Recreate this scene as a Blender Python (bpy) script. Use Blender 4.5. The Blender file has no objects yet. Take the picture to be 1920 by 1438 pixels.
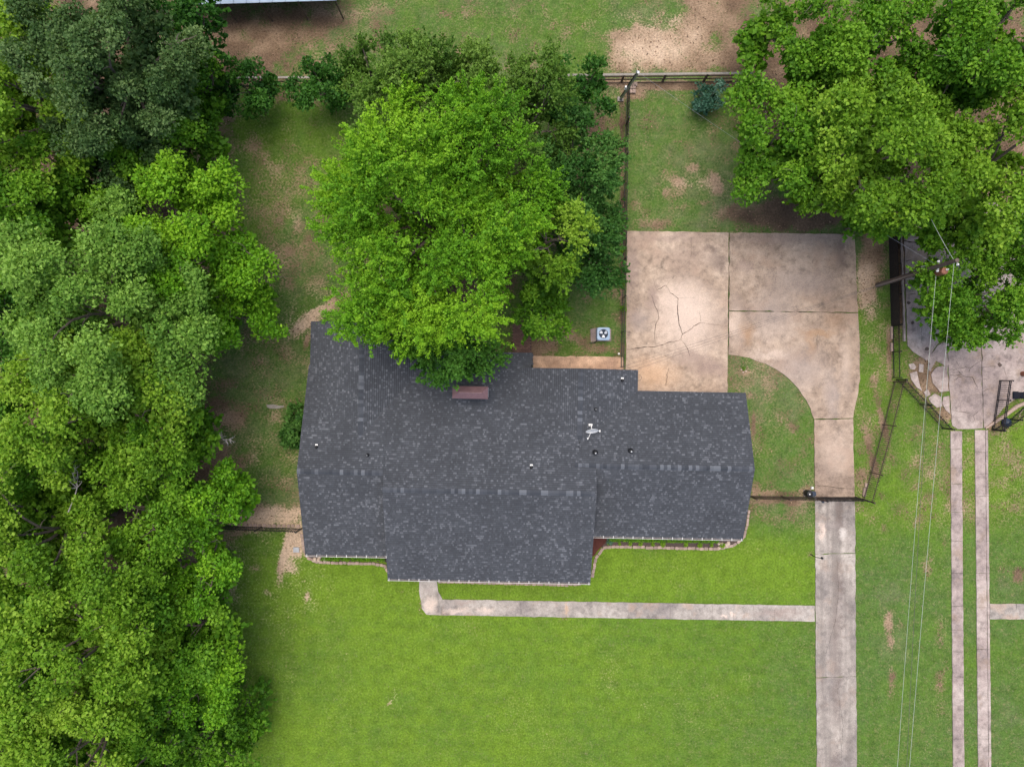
import bpy, math, random
import numpy as np
R = math.radians
SC = bpy.context.scene
COL = SC.collection
random.seed(7)
RNG = np.random.default_rng(11)

# ------------------------------------------------------------------ camera, sky, sun, exposure
CAM_H = 48.7            # drone height in metres
S = 0.038               # metres per photograph pixel on the ground
cam_d = bpy.data.cameras.new('camera')
cam_d.sensor_width = 36.0
cam_d.lens = 18.0 * CAM_H / (960 * S)
cam_d.clip_start = 0.5
cam_d.clip_end = 3000
cam = bpy.data.objects.new('camera', cam_d)
cam.location = (0, 0, CAM_H)
cam.rotation_euler = (0, 0, 0)
COL.objects.link(cam)
SC.camera = cam

SUN_EL, SUN_AZ = R(77), R(345)     # azimuth clockwise from +Y
world = bpy.data.worlds.new('World')
SC.world = world
world.use_nodes = True
wn = world.node_tree
bg = wn.nodes['Background']
sky = wn.nodes.new('ShaderNodeTexSky')
sky.sky_type = 'NISHITA'
sky.sun_disc = False
sky.sun_elevation = SUN_EL
sky.sun_rotation = SUN_AZ
sky.air_density = 1.0
sky.dust_density = 4.0
sky.ozone_density = 0.6
wn.links.new(sky.outputs[0], bg.inputs[0])
bg.inputs[1].default_value = 0.15

sun_d = bpy.data.lights.new('sun', 'SUN')
sun_d.energy = 1.3
sun_d.angle = R(48)
sun_d.color = (1.0, 0.95, 0.87)
sun = bpy.data.objects.new('sun', sun_d)
sun.rotation_euler = (math.pi / 2 - SUN_EL, 0, math.pi - SUN_AZ)
COL.objects.link(sun)

SC.view_settings.view_transform = 'Standard'
SC.view_settings.look = 'None'
SC.view_settings.gamma = 1
SC.view_settings.use_curve_mapping = False
SC.view_settings.exposure = 0.62
SC.cycles.max_bounces = 6
SC.cycles.diffuse_bounces = 3
SC.cycles.transmission_bounces = 3
SC.cycles.transparent_max_bounces = 4


# ------------------------------------------------------------------ helpers
def G(px, py, h=0.0):
    """point at height h that stands where the survey pixel puts it"""
    k = S * (1 - h / CAM_H)
    return ((px - 960) * k, (719 - py) * k, h)


def tag(o, label=None, cat=None, group=None, kind=None):
    if label: o['label'] = label
    if cat: o['category'] = cat
    if group: o['group'] = group
    if kind: o['kind'] = kind
    return o


ORG = {}   # where each parent's own coordinates start


def empty(name, loc=(0, 0, 0), rz=0.0):
    o = bpy.data.objects.new(name, None)
    o.empty_display_size = 0.2
    o.location = loc
    o.rotation_euler = (0, 0, rz)
    COL.objects.link(o)
    ORG[o.name] = tuple(loc) if rz == 0 else (0, 0, 0)
    return o


class MB:
    """collects pieces of one mesh"""
    def __init__(s):
        s.v = []; s.f = []

    def add(s, vs, fs):
        b = len(s.v)
        s.v += [tuple(p) for p in vs]
        s.f += [tuple(b + i for i in f) for f in fs]
        return s

    def box(s, c, d, rz=0.0):
        x, y, z = d[0] / 2, d[1] / 2, d[2] / 2
        ca, sa = math.cos(rz), math.sin(rz)
        vs = []
        for k in (-z, z):
            for (i, j) in ((-x, -y), (x, -y), (x, y), (-x, y)):
                vs.append((c[0] + i * ca - j * sa, c[1] + i * sa + j * ca, c[2] + k))
        return s.add(vs, [(3, 2, 1, 0), (4, 5, 6, 7), (0, 1, 5, 4), (1, 2, 6, 5), (2, 3, 7, 6), (3, 0, 4, 7)])

    def beam(s, a, b, w, t, up=(0, 0, 1)):
        """rectangular bar from a to b, w across, t along up"""
        a, b, up = np.array(a, float), np.array(b, float), np.array(up, float)
        d = b - a; d /= (np.linalg.norm(d) + 1e-9)
        sd = np.cross(d, up)
        if np.linalg.norm(sd) < 1e-4: sd = np.cross(d, (1, 0, 0))
        sd /= np.linalg.norm(sd)
        u = np.cross(sd, d)
        vs = []
        for p in (a, b):
            for (i, j) in ((-1, -1), (1, -1), (1, 1), (-1, 1)):
                vs.append(p + sd * i * w / 2 + u * j * t / 2)
        return s.add(vs, [(3, 2, 1, 0), (4, 5, 6, 7), (0, 1, 5, 4), (1, 2, 6, 5), (2, 3, 7, 6), (3, 0, 4, 7)])

    def tube(s, pts, rad, n=6, cap=True):
        pts = [np.array(p, float) for p in pts]
        if not hasattr(rad, '__len__'): rad = [rad] * len(pts)
        b = len(s.v)
        prev = None
        for i, p in enumerate(pts):
            d = pts[min(i + 1, len(pts) - 1)] - pts[max(i - 1, 0)]
            d /= (np.linalg.norm(d) + 1e-9)
            ref = np.array((0, 0, 1.0)) if abs(d[2]) < 0.9 else np.array((1.0, 0, 0))
            if prev is not None: ref = prev
            e1 = ref - d * np.dot(ref, d)
            e1 /= (np.linalg.norm(e1) + 1e-9)
            prev = e1
            e2 = np.cross(d, e1)
            for k in range(n):
                a = 2 * math.pi * k / n
                s.v.append(tuple(p + (e1 * math.cos(a) + e2 * math.sin(a)) * rad[i]))
        for i in range(len(pts) - 1):
            for k in range(n):
                k2 = (k + 1) % n
                s.f.append((b + i * n + k, b + i * n + k2, b + (i + 1) * n + k2, b + (i + 1) * n + k))
        if cap:
            s.f.append(tuple(b + k for k in reversed(range(n))))
            s.f.append(tuple(b + (len(pts) - 1) * n + k for k in range(n)))
        return s

    def lathe(s, c, prof, n=16):
        b = len(s.v)
        for (r, z) in prof:
            for k in range(n):
                a = 2 * math.pi * k / n
                s.v.append((c[0] + r * math.cos(a), c[1] + r * math.sin(a), c[2] + z))
        for i in range(len(prof) - 1):
            for k in range(n):
                k2 = (k + 1) % n
                s.f.append((b + i * n + k, b + i * n + k2, b + (i + 1) * n + k2, b + (i + 1) * n + k))
        s.f.append(tuple(b + k for k in reversed(range(n))))
        s.f.append(tuple(b + (len(prof) - 1) * n + k for k in range(n)))
        return s

    def prism(s, poly, z0, z1, inset=0.0):
        n = len(poly)
        if sum(poly[i][0] * poly[(i + 1) % n][1] - poly[(i + 1) % n][0] * poly[i][1] for i in range(n)) < 0:
            poly = poly[::-1]
        vs = [(p[0], p[1], z0) for p in poly] + [(p[0], p[1], z1) for p in poly]
        fs = [tuple(reversed(range(n))), tuple(range(n, 2 * n))]
        fs += [(i, (i + 1) % n, n + (i + 1) % n, n + i) for i in range(n)]
        return s.add(vs, fs)

    def build(s, name, mat, parent=None, origin=None, smooth=False):
        if origin is None:
            origin = ORG.get(parent.name, (0, 0, 0)) if parent is not None else (0, 0, 0)
        me = bpy.data.meshes.new(name)
        v = np.array(s.v, float) - np.array(origin, float)
        me.from_pydata(v.tolist(), [], s.f)
        me.update()
        o = link(name, me, mat, parent, (0, 0, 0) if parent is not None else origin, smooth)
        ORG[o.name] = tuple(origin)
        return o


def link(name, me, mat, parent=None, loc=(0, 0, 0), smooth=False):
    o = bpy.data.objects.new(name, me)
    if mat is not None and len(me.materials) == 0: me.materials.append(mat)
    if smooth: me.shade_smooth()
    o.location = loc
    if parent is not None: o.parent = parent
    COL.objects.link(o)
    return o


def vnoise(x, y, scale, seed=0):
    """smooth value noise 0..1"""
    r = np.random.default_rng(seed)
    t = r.random((64, 64))
    x = np.asarray(x) / scale + 1000; y = np.asarray(y) / scale + 1000
    xi = np.floor(x).astype(int); yi = np.floor(y).astype(int)
    fx = x - xi; fy = y - yi
    fx = fx * fx * (3 - 2 * fx); fy = fy * fy * (3 - 2 * fy)
    a = t[xi % 64, yi % 64]; b = t[(xi + 1) % 64, yi % 64]
    c = t[xi % 64, (yi + 1) % 64]; d = t[(xi + 1) % 64, (yi + 1) % 64]
    return (a * (1 - fx) + b * fx) * (1 - fy) + (c * (1 - fx) + d * fx) * fy


def fbm(x, y, scale, seed=0, octv=4):
    s = 0; w = 0
    for i in range(octv):
        s = s + vnoise(x, y, scale / 2 ** i, seed + i) * 0.5 ** i
        w += 0.5 ** i
    return s / w


ORD = ['first', 'second', 'third', 'fourth', 'fifth', 'sixth', 'seventh', 'eighth', 'ninth', 'tenth']


# ------------------------------------------------------------------ materials
def nmat(name):
    m = bpy.data.materials.new(name)
    m.use_nodes = True
    nt = m.node_tree
    return m, nt, nt.nodes['Principled BSDF']


def ramp(nt, src, stops):
    r = nt.nodes.new('ShaderNodeValToRGB')
    e = r.color_ramp.elements
    while len(e) < len(stops): e.new(0.5)
    for i, (p, c) in enumerate(stops):
        e[i].position = p
        e[i].color = (c[0], c[1], c[2], 1) if hasattr(c, '__len__') else (c, c, c, 1)
    nt.links.new(src, r.inputs[0])
    return r.outputs[0]


def noise(nt, scale, detail=4, rough=0.6, vec=None, stretch=None):
    n = nt.nodes.new('ShaderNodeTexNoise')
    n.inputs['Scale'].default_value = scale
    n.inputs['Detail'].default_value = detail
    n.inputs['Roughness'].default_value = rough
    if vec is None:
        tc = nt.nodes.new('ShaderNodeTexCoord'); vec = tc.outputs['Object']
    if stretch:
        mp = nt.nodes.new('ShaderNodeMapping')
        mp.inputs['Scale'].default_value = stretch
        nt.links.new(vec, mp.inputs[0]); vec = mp.outputs[0]
    nt.links.new(vec, n.inputs['Vector'])
    return n.outputs[0]


def mix(nt, a, b, f, typ='MIX'):
    m = nt.nodes.new('ShaderNodeMix')
    m.data_type = 'RGBA'; m.blend_type = typ
    for sock, v in ((m.inputs[0], f), (m.inputs[6], a), (m.inputs[7], b)):
        if hasattr(v, 'links'): nt.links.new(v, sock)
        elif hasattr(v, '__len__'): sock.default_value = (v[0], v[1], v[2], 1)
        else: sock.default_value = v
    return m.outputs[2]


def math_(nt, op, a, b=None, c=None):
    m = nt.nodes.new('ShaderNodeMath'); m.operation = op
    for i, v in enumerate((a, b, c)):
        if v is None: continue
        if hasattr(v, 'links'): nt.links.new(v, m.inputs[i])
        else: m.inputs[i].default_value = v
    return m.outputs[0]


def bump(nt, p, src, strength=0.3, dist=0.02):
    b = nt.nodes.new('ShaderNodeBump')
    b.inputs['Strength'].default_value = strength
    b.inputs['Distance'].default_value = dist
    nt.links.new(src, b.inputs['Height'])
    nt.links.new(b.outputs[0], p.inputs['Normal'])


def simple(name, c1, c2=None, scale=6.0, rough=0.7, metal=0.0, bmp=0.15, rnd=0.0, spec=0.4):
    m, nt, p = nmat(name)
    c2 = c2 or tuple(x * 0.75 for x in c1)
    n = noise(nt, scale, 5)
    col = ramp(nt, n, [(0.3, c2), (0.7, c1)])
    if rnd:
        oi = nt.nodes.new('ShaderNodeObjectInfo')
        k = math_(nt, 'MULTIPLY_ADD', oi.outputs['Random'], 2 * rnd, 1 - rnd)
        comb = nt.nodes.new('ShaderNodeCombineColor')
        for i in range(3): nt.links.new(k, comb.inputs[i])
        col = mix(nt, col, comb.outputs[0], 1.0, 'MULTIPLY')
    nt.links.new(col, p.inputs['Base Color'])
    p.inputs['Roughness'].default_value = rough
    p.inputs['Metallic'].default_value = metal
    p.inputs['Specular IOR Level'].default_value = spec
    if bmp: bump(nt, p, noise(nt, scale * 6, 4), bmp, 0.02)
    return m


def concrete(name, c_light, c_mid, c_dark, stain=(0.30, 0.19, 0.12), rnd=0.06, streak=None, seed=0.0, blobs=()):
    m, nt, p = nmat(name)
    tc = nt.nodes.new('ShaderNodeTexCoord')
    mp = nt.nodes.new('ShaderNodeMapping'); mp.inputs['Location'].default_value = (seed * 13.1, seed * 7.7, seed)
    nt.links.new(tc.outputs['Object'], mp.inputs[0]); v = mp.outputs[0]
    big = noise(nt, 0.32, 5, 0.62, v)
    col = ramp(nt, big, [(0.36, c_dark), (0.49, c_mid), (0.6, c_light)])
    mid = noise(nt, 2.2, 6, 0.7, v)
    g = ramp(nt, mid, [(0.32, 0.58), (0.5, 0.98), (0.66, 1.22)])
    col = mix(nt, col, g, 0.9, 'MULTIPLY')
    st = ramp(nt, noise(nt, 0.55, 4, 0.6, v, (1, 1, 3)), [(0.55, 0.0), (0.66, 0.55)])
    col = mix(nt, col, stain, st)
    dk = ramp(nt, noise(nt, 1.1, 5, 0.75, v, (1.0, 0.7, 1)), [(0.57, 0.0), (0.70, 0.6)])
    col = mix(nt, col, tuple(x * 0.45 for x in c_dark), dk)
    if streak:
        sk = ramp(nt, noise(nt, 1.0, 5, 0.6, v, streak), [(0.42, 0.0), (0.62, 0.6)])
        col = mix(nt, col, tuple(x * 0.55 for x in c_mid), sk)
    if blobs:
        wob = nt.nodes.new('ShaderNodeTexNoise'); wob.inputs['Scale'].default_value = 1.1; wob.inputs['Detail'].default_value = 5
        wob.inputs['Roughness'].default_value = .7
        nt.links.new(v, wob.inputs['Vector'])
        wv = nt.nodes.new('ShaderNodeVectorMath'); wv.operation = 'MULTIPLY_ADD'
        nt.links.new(wob.outputs[1], wv.inputs[0]); wv.inputs[1].default_value = (1.5, 1.5, 0); nt.links.new(tc.outputs['Object'], wv.inputs[2])
        for (bx, by, rx_, ry_, bc, amt) in blobs:
            gx_, gy_, _ = G(bx, by)
            mp2 = nt.nodes.new('ShaderNodeMapping'); mp2.vector_type = 'TEXTURE'
            mp2.inputs['Location'].default_value = (gx_ + .75, gy_ + .75, 0)
            mp2.inputs['Scale'].default_value = (rx_ * S, ry_ * S, 1e3)
            nt.links.new(wv.outputs[0], mp2.inputs[0])
            ln_ = nt.nodes.new('ShaderNodeVectorMath'); ln_.operation = 'LENGTH'
            nt.links.new(mp2.outputs[0], ln_.inputs[0])
            col = mix(nt, col, bc, ramp(nt, ln_.outputs['Value'], [(0.25, amt), (1.0, 0.0)]))
    fine = ramp(nt, noise(nt, 14, 4, 0.8, v), [(0.3, 0.74), (0.7, 1.2)])
    col = mix(nt, col, fine, 1.0, 'MULTIPLY')
    if rnd:
        oi = nt.nodes.new('ShaderNodeObjectInfo')
        k = math_(nt, 'MULTIPLY_ADD', oi.outputs['Random'], 2 * rnd, 1 - rnd)
        cb = nt.nodes.new('ShaderNodeCombineColor')
        for i in range(3): nt.links.new(k, cb.inputs[i])
        col = mix(nt, col, cb.outputs[0], 1.0, 'MULTIPLY')
    nt.links.new(col, p.inputs['Base Color'])
    p.inputs['Roughness'].default_value = 0.85
    p.inputs['Specular IOR Level'].default_value = 0.25
    bump(nt, p, noise(nt, 30, 4, 0.7, v), 0.25, 0.01)
    return m


M = {}
CREAM, DUSK, GREY_, RUST, OIL, SAND = (0.64, 0.51, 0.42), (0.30, 0.22, 0.185), (0.33, 0.275, 0.25), (0.36, 0.22, 0.125), (0.14, 0.10, 0.085), (0.60, 0.39, 0.24)
M['pad'] = concrete('driveway_concrete', (0.48, 0.372, 0.285), (0.40, 0.302, 0.226), (0.30, 0.222, 0.166), (0.40, 0.28, 0.21), blobs=[
    (1290, 600, 80, 90, CREAM, .75), (1270, 560, 60, 60, CREAM, .5), (1225, 700, 60, 40, SAND, .6), (1330, 690, 50, 24, DUSK, .7), (1300, 672, 40, 16, DUSK, .6), (1225, 560, 16, 40, DUSK, .7),
    (1350, 492, 26, 26, OIL, .6), (1335, 466, 18, 10, OIL, .55), (1185, 500, 18, 60, DUSK, .6), (1290, 480, 70, 40, DUSK, .3), (1260, 445, 90, 10, DUSK, .5), (1262, 728, 10, 8, OIL, .3), (1178, 628, 5, 5, OIL, .8), (1200, 600, 26, 30, GREY_, .5)])
M['pad2'] = concrete('driveway_concrete_right', (0.42, 0.322, 0.246), (0.345, 0.258, 0.192), (0.255, 0.188, 0.142), (0.36, 0.25, 0.18), seed=2, blobs=[
    (1575, 475, 14, 50, OIL, .5), (1500, 530, 90, 40, GREY_, .4), (1395, 500, 26, 16, DUSK, .5), (1400, 625, 20, 26, RUST, .6), (1535, 625, 40, 10, RUST, .65), (1520, 650, 14, 30, RUST, .5), (1565, 600, 30, 30, RUST, .35), (1450, 590, 60, 60, GREY_, .45),
    (1500, 690, 70, 50, GREY_, .5), (1440, 665, 50, 12, CREAM, .5), (1585, 690, 16, 70, CREAM, .35), (1560, 740, 20, 60, GREY_, .5), (1563, 850, 40, 60, CREAM, .25), (1380, 600, 20, 60, CREAM, .4), (1480, 448, 120, 12, DUSK, .4)])
M['drive'] = concrete('lower_drive_concrete', (0.41, 0.36, 0.31), (0.335, 0.29, 0.252), (0.24, 0.21, 0.188), (0.34, 0.25, 0.19), streak=(1.6, 0.12, 1), seed=3, blobs=[(1572, 965, 9, 60, OIL, .5), (1560, 985, 30, 14, GREY_, .3), (1541, 998, 7, 26, CREAM, .9), (1580, 1000, 12, 12, (0.6, 0.54, 0.48), .8), (1572, 1085, 14, 50, OIL, .42), (1566, 1180, 16, 90, OIL, .42), (1568, 1300, 14, 90, OIL, .38), (1566, 1420, 14, 60, OIL, .35)])
M['walk'] = concrete('walk_concrete', (0.41, 0.365, 0.32), (0.34, 0.30, 0.262), (0.255, 0.222, 0.203), (0.42, 0.30, 0.22), rnd=0.04, seed=5, blobs=[(806, 1135, 14, 20, CREAM, .7), (860, 1145, 30, 8, CREAM, .7), (910, 1143, 24, 8, CREAM, .6), (875, 1130, 26, 8, DUSK, .5), (1063, 1140, 4, 16, SAND, .6), (1358, 1152, 10, 5, CREAM, .9), (1376, 1152, 7, 5, CREAM, .9), (1460, 1148, 60, 12, DUSK, .5), (802, 1105, 14, 14, GREY_, .5)])
M['side_walk'] = concrete('side_walk_concrete', (0.62, 0.43, 0.30), (0.53, 0.35, 0.235), (0.40, 0.26, 0.18), (0.36, 0.22, 0.14), seed=8)
M['strip'] = concrete('neighbour_concrete', (0.42, 0.35, 0.31), (0.35, 0.28, 0.25), (0.25, 0.20, 0.185), (0.28, 0.20, 0.14), seed=11)
M['crack'] = simple('crack_dirt', (0.055, 0.04, 0.03), (0.02, 0.016, 0.012), 20, 0.95)
M['iron'] = simple('black_iron', (0.022, 0.020, 0.022), (0.012, 0.011, 0.012), 8, 0.45, 0.3, 0.1)
M['rust_iron'] = simple('weathered_iron', (0.10, 0.062, 0.048), (0.05, 0.033, 0.028), 14, 0.7, 0.2)
M['screen'] = simple('dark_screen', (0.032, 0.022, 0.018), (0.018, 0.013, 0.011), 5, 0.95, 0, 0.3)
M['grey_wood'] = simple('weathered_wood', (0.33, 0.30, 0.26), (0.20, 0.175, 0.15), 9, 0.85, 0, 0.3, 0.12)
M['dark_wood'] = simple('dark_wood_post', (0.13, 0.09, 0.065), (0.07, 0.05, 0.038), 9, 0.9, 0, 0.3, 0.15)
M['pole_wood'] = simple('pole_wood', (0.15, 0.11, 0.09), (0.075, 0.055, 0.048), 12, 0.9, 0, 0.4)
M['white'] = simple('white_paint', (0.80, 0.79, 0.76), (0.66, 0.65, 0.62), 5, 0.45, 0, 0.05)
M['grey_metal'] = simple('galvanised_metal', (0.42, 0.44, 0.46), (0.30, 0.31, 0.33), 6, 0.4, 0.6, 0.05)
M['blue_metal'] = simple('blue_grey_sheet_metal', (0.27, 0.34, 0.43), (0.20, 0.26, 0.34), 2, 0.5, 0.2, 0.05)
M['ac_blue'] = simple('pale_blue_enamel', (0.30, 0.42, 0.55), (0.24, 0.34, 0.46), 3, 0.4, 0, 0.05)
M['ac_dark'] = simple('dark_blue_coil', (0.02, 0.035, 0.06), None, 20, 0.6)
M['blade'] = simple('fan_blade_metal', (0.75, 0.78, 0.80), (0.6, 0.63, 0.66), 4, 0.4, 0.2, 0.03)
M['black'] = simple('black_plastic', (0.012, 0.013, 0.016), None, 8, 0.5)
M['navy'] = simple('navy_plastic', (0.025, 0.04, 0.07), (0.018, 0.03, 0.05), 6, 0.45)
M['copper'] = simple('rusty_can', (0.30, 0.12, 0.07), (0.17, 0.07, 0.045), 8, 0.55, 0.2, 0.1)
M['chimney_cap'] = simple('brown_red_sheet_metal', (0.215, 0.125, 0.130), (0.165, 0.095, 0.102), 5, 0.5, 0.1, 0.05)
M['brick'] = simple('brick_wall', (0.30, 0.15, 0.10), (0.22, 0.10, 0.07), 9, 0.9, 0, 0.3)
M['paver'] = simple('tan_paver', (0.42, 0.31, 0.25), (0.30, 0.22, 0.18), 14, 0.9, 0, 0.4, 0.22)
M['patio_brick'] = simple('brown_patio_brick', (0.22, 0.125, 0.095), (0.15, 0.085, 0.07), 10, 0.9, 0, 0.3, 0.25)
M['mulch'] = simple('mulch', (0.13, 0.095, 0.078), (0.05, 0.035, 0.03), 40, 0.95, 0, 0.8)
M['red_mulch'] = simple('red_mulch', (0.13, 0.04, 0.028), (0.06, 0.02, 0.016), 40, 0.95, 0, 0.8)
M['bark'] = simple('bark', (0.17, 0.135, 0.11), (0.075, 0.058, 0.047), 10, 0.95, 0, 0.6)
M['dead_bark'] = simple('dead_grey_bark', (0.38, 0.35, 0.33), (0.22, 0.20, 0.19), 8, 0.9, 0, 0.4)
M['rock'] = simple('pale_rock', (0.62, 0.50, 0.38), (0.42, 0.32, 0.24), 12, 0.9, 0, 0.5, 0.15)
M['wire'] = simple('aluminium_wire', (0.48, 0.52, 0.46), None, 3, 0.5, 0.2, 0)
M['dark_wire'] = simple('weathered_cable', (0.10, 0.085, 0.08), None, 3, 0.7, 0.0, 0)
M['deck'] = simple('roof_underlay', (0.026, 0.028, 0.032), None, 8, 0.9)
M['fascia'] = simple('fascia_board', (0.10, 0.09, 0.085), None, 8, 0.8)

# shingles: tone attribute is the granule blend of each tab
m, nt, p = nmat('asphalt_shingle'); M['shingle'] = m
at = nt.nodes.new('ShaderNodeAttribute'); at.attribute_name = 'tone'
col = ramp(nt, at.outputs['Fac'], [(0.0, (0.041, 0.045, 0.052)), (0.5, (0.058, 0.063, 0.072)), (0.80, (0.079, 0.085, 0.096)), (1.0, (0.122, 0.130, 0.144))])
gr = ramp(nt, noise(nt, 40, 3, 0.8), [(0.3, 0.78), (0.7, 1.22)])
col = mix(nt, col, gr, 0.8, 'MULTIPLY')
wr = ramp(nt, noise(nt, 0.5, 4, 0.6), [(0.3, 0.88), (0.7, 1.12)])
col = mix(nt, col, wr, 1.0, 'MULTIPLY')
nt.links.new(col, p.inputs['Base Color'])
p.inputs['Roughness'].default_value = 0.85
p.inputs['Specular IOR Level'].default_value = 0.3
bump(nt, p, noise(nt, 90, 3), 0.4, 0.01)
# ridge caps: the tone changes from piece to piece
m, nt, p = nmat('shingle_ridge_cap'); M['cap'] = m
oi = nt.nodes.new('ShaderNodeObjectInfo')
col = ramp(nt, oi.outputs['Random'], [(0.0, (0.040, 0.045, 0.054)), (0.55, (0.060, 0.066, 0.078)), (0.72, (0.075, 0.082, 0.095)), (0.85, (0.125, 0.135, 0.152))])
col = mix(nt, col, ramp(nt, noise(nt, 60, 3, 0.8), [(0.25, 0.72), (0.75, 1.25)]), 0.8, 'MULTIPLY')
nt.links.new(col, p.inputs['Base Color'])
p.inputs['Roughness'].default_value = 0.85
p.inputs['Specular IOR Level'].default_value = 0.3


def leaf_mat(name, dark, mid, light, trans=0.36):
    m, nt, p = nmat(name)
    at = nt.nodes.new('ShaderNodeAttribute'); at.attribute_name = 'tone'
    col = ramp(nt, at.outputs['Fac'], [(0.0, dark), (0.5, mid), (1.0, light)])
    nt.links.new(col, p.inputs['Base Color'])
    p.inputs['Roughness'].default_value = 0.6
    p.inputs['Specular IOR Level'].default_value = 0.25
    tr = nt.nodes.new('ShaderNodeBsdfTranslucent')
    tcol = mix(nt, col, (1.0, 1.0, 0.35), 1.0, 'MULTIPLY')
    nt.links.new(tcol, tr.inputs[0])
    ms = nt.nodes.new('ShaderNodeMixShader'); ms.inputs[0].default_value = trans
    nt.links.new(p.outputs[0], ms.inputs[1]); nt.links.new(tr.outputs[0], ms.inputs[2])
    nt.links.new(ms.outputs[0], nt.nodes['Material Output'].inputs[0])
    return m


L = {
    'bright': leaf_mat('leaf_bright', (0.0726, 0.2161, 0.0086), (0.1453, 0.3573, 0.0143), (0.2664, 0.4985, 0.0229)),
    'lime': leaf_mat('leaf_lime', (0.0842, 0.1987, 0.0114), (0.1609, 0.3259, 0.0172), (0.2988, 0.4769, 0.0429)),
    'pale': leaf_mat('leaf_pale', (0.0762, 0.1822, 0.0239), (0.1449, 0.3064, 0.0389), (0.2745, 0.4637, 0.0747)),
    'mid': leaf_mat('leaf_mid', (0.0499, 0.1535, 0.0086), (0.1032, 0.2644, 0.0129), (0.2046, 0.4009, 0.0257)),
    'deep': leaf_mat('leaf_deep', (0.0197, 0.0835, 0.0100), (0.0393, 0.1397, 0.0143), (0.0842, 0.2277, 0.0257)),
    'grey': leaf_mat('leaf_grey', (0.0380, 0.0911, 0.0229), (0.0805, 0.1622, 0.0429), (0.1684, 0.2650, 0.0858)),
    'olive': leaf_mat('leaf_olive', (0.0580, 0.1408, 0.0143), (0.1098, 0.2236, 0.0257), (0.1906, 0.3229, 0.0515)),
    'blue': leaf_mat('leaf_blue', (0.0264, 0.1028, 0.0144), (0.0562, 0.1679, 0.0258), (0.1142, 0.2570, 0.0464)),
    'teal': leaf_mat('leaf_teal', (0.0268, 0.0897, 0.0546), (0.0549, 0.1518, 0.0975), (0.1952, 0.3450, 0.2600)),
}

# ------------------------------------------------------------------ ground
DR = {  # concrete outlines (survey pixels), shared by the slabs and by the lawn's gaps
    'pad_a': [(1176, 434), (1270, 435), (1366, 437), (1365, 583), (1364, 666), (1363, 760), (1172, 760), (1174, 600)],
    'pad_b': [(1367.4, 437), (1480, 438), (1602, 441), (1605, 520), (1608, 585.5), (1480, 584.5), (1366.6, 582.5)],
    'pad_c': [(1366.6, 584.2), (1480, 586), (1608, 587.2), (1611, 640), (1611.5, 700), (1609, 732), (1602, 765), (1599, 783.6), (1526, 785.4),
              (1519, 765), (1511, 750), (1497, 729), (1480, 711), (1460, 696), (1435, 682), (1405, 671), (1380, 666.5), (1365.6, 665)],
    'neck': [(1526, 786.8), (1599, 785), (1600, 860), (1602, 932), (1527.4, 932), (1526.4, 860)],
    'low_a': [(1527.4, 933), (1602, 933), (1603, 1036), (1528, 1038)],
    'low_b': [(1528, 1039.2), (1603, 1037.2), (1604.6, 1267), (1529.6, 1269)],
    'low_c': [(1529.6, 1270.2), (1604.6, 1268.2), (1607, 1500), (1532, 1500)],
    'low_d': [(1532, 1501), (1607, 1501), (1611, 1900), (1536, 1900)],
}
WALK_X = [827.5, 866, 904, 943, 982, 1021, 1062, 1098.5, 1138.5, 1178, 1217, 1256, 1295.5, 1335, 1375, 1413, 1452, 1490, 1527.5]
WALK = [[(786, 1080), (818, 1080), (821.5, 1108), (829, 1121), (827.2, 1152.6), (800, 1151.5), (791, 1140), (787.5, 1118)]]
for a, b in zip(WALK_X[:-1], WALK_X[1:]):
    ya = lambda x: 1123 + (x - 827) * 0.0171
    WALK.append([(a + .22, ya(a)), (b - .22, ya(b)), (b - .22, ya(b) + 29.5), (a + .22, ya(a) + 29.5)])
SIDE_WALK = [[(999, 667), (1080, 668.3), (1080, 710), (999, 710)], [(1081, 668.3), (1168, 670), (1168, 710), (1081, 710)]]
STRIPS = []
ly = [808, 842, 877, 907, 960, 1014, 1074, 1136, 1180, 1221, 1268, 1322, 1384, 1440, 1520, 1640]
for a, b in zip(ly[:-1], ly[1:]):
    x0 = lambda y: 1781.5 + (y - 808) * 0.0074
    STRIPS.append([(x0(a), a + .22), (x0(a) + 21, a + .22), (x0(b) + 21, b - .22), (x0(b), b - .22)])
ry = [806, 848, 888, 930, 970, 1014, 1074, 1138, 1176, 1216, 1262, 1322, 1384, 1440, 1520, 1640]
for a, b in zip(ry[:-1], ry[1:]):
    x0 = lambda y: 1827 + (y - 806) * 0.0098
    STRIPS.append([(x0(a), a + .22), (x0(a) + 19, a + .22), (x0(b) + 19, b - .22), (x0(b), b - .22)])
    STRIPS.append([(x0(a) + 20, a + .22), (x0(a) + 24.4, a + .22), (x0(b) + 24.4, b - .22), (x0(b) + 20, b - .22)])
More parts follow.
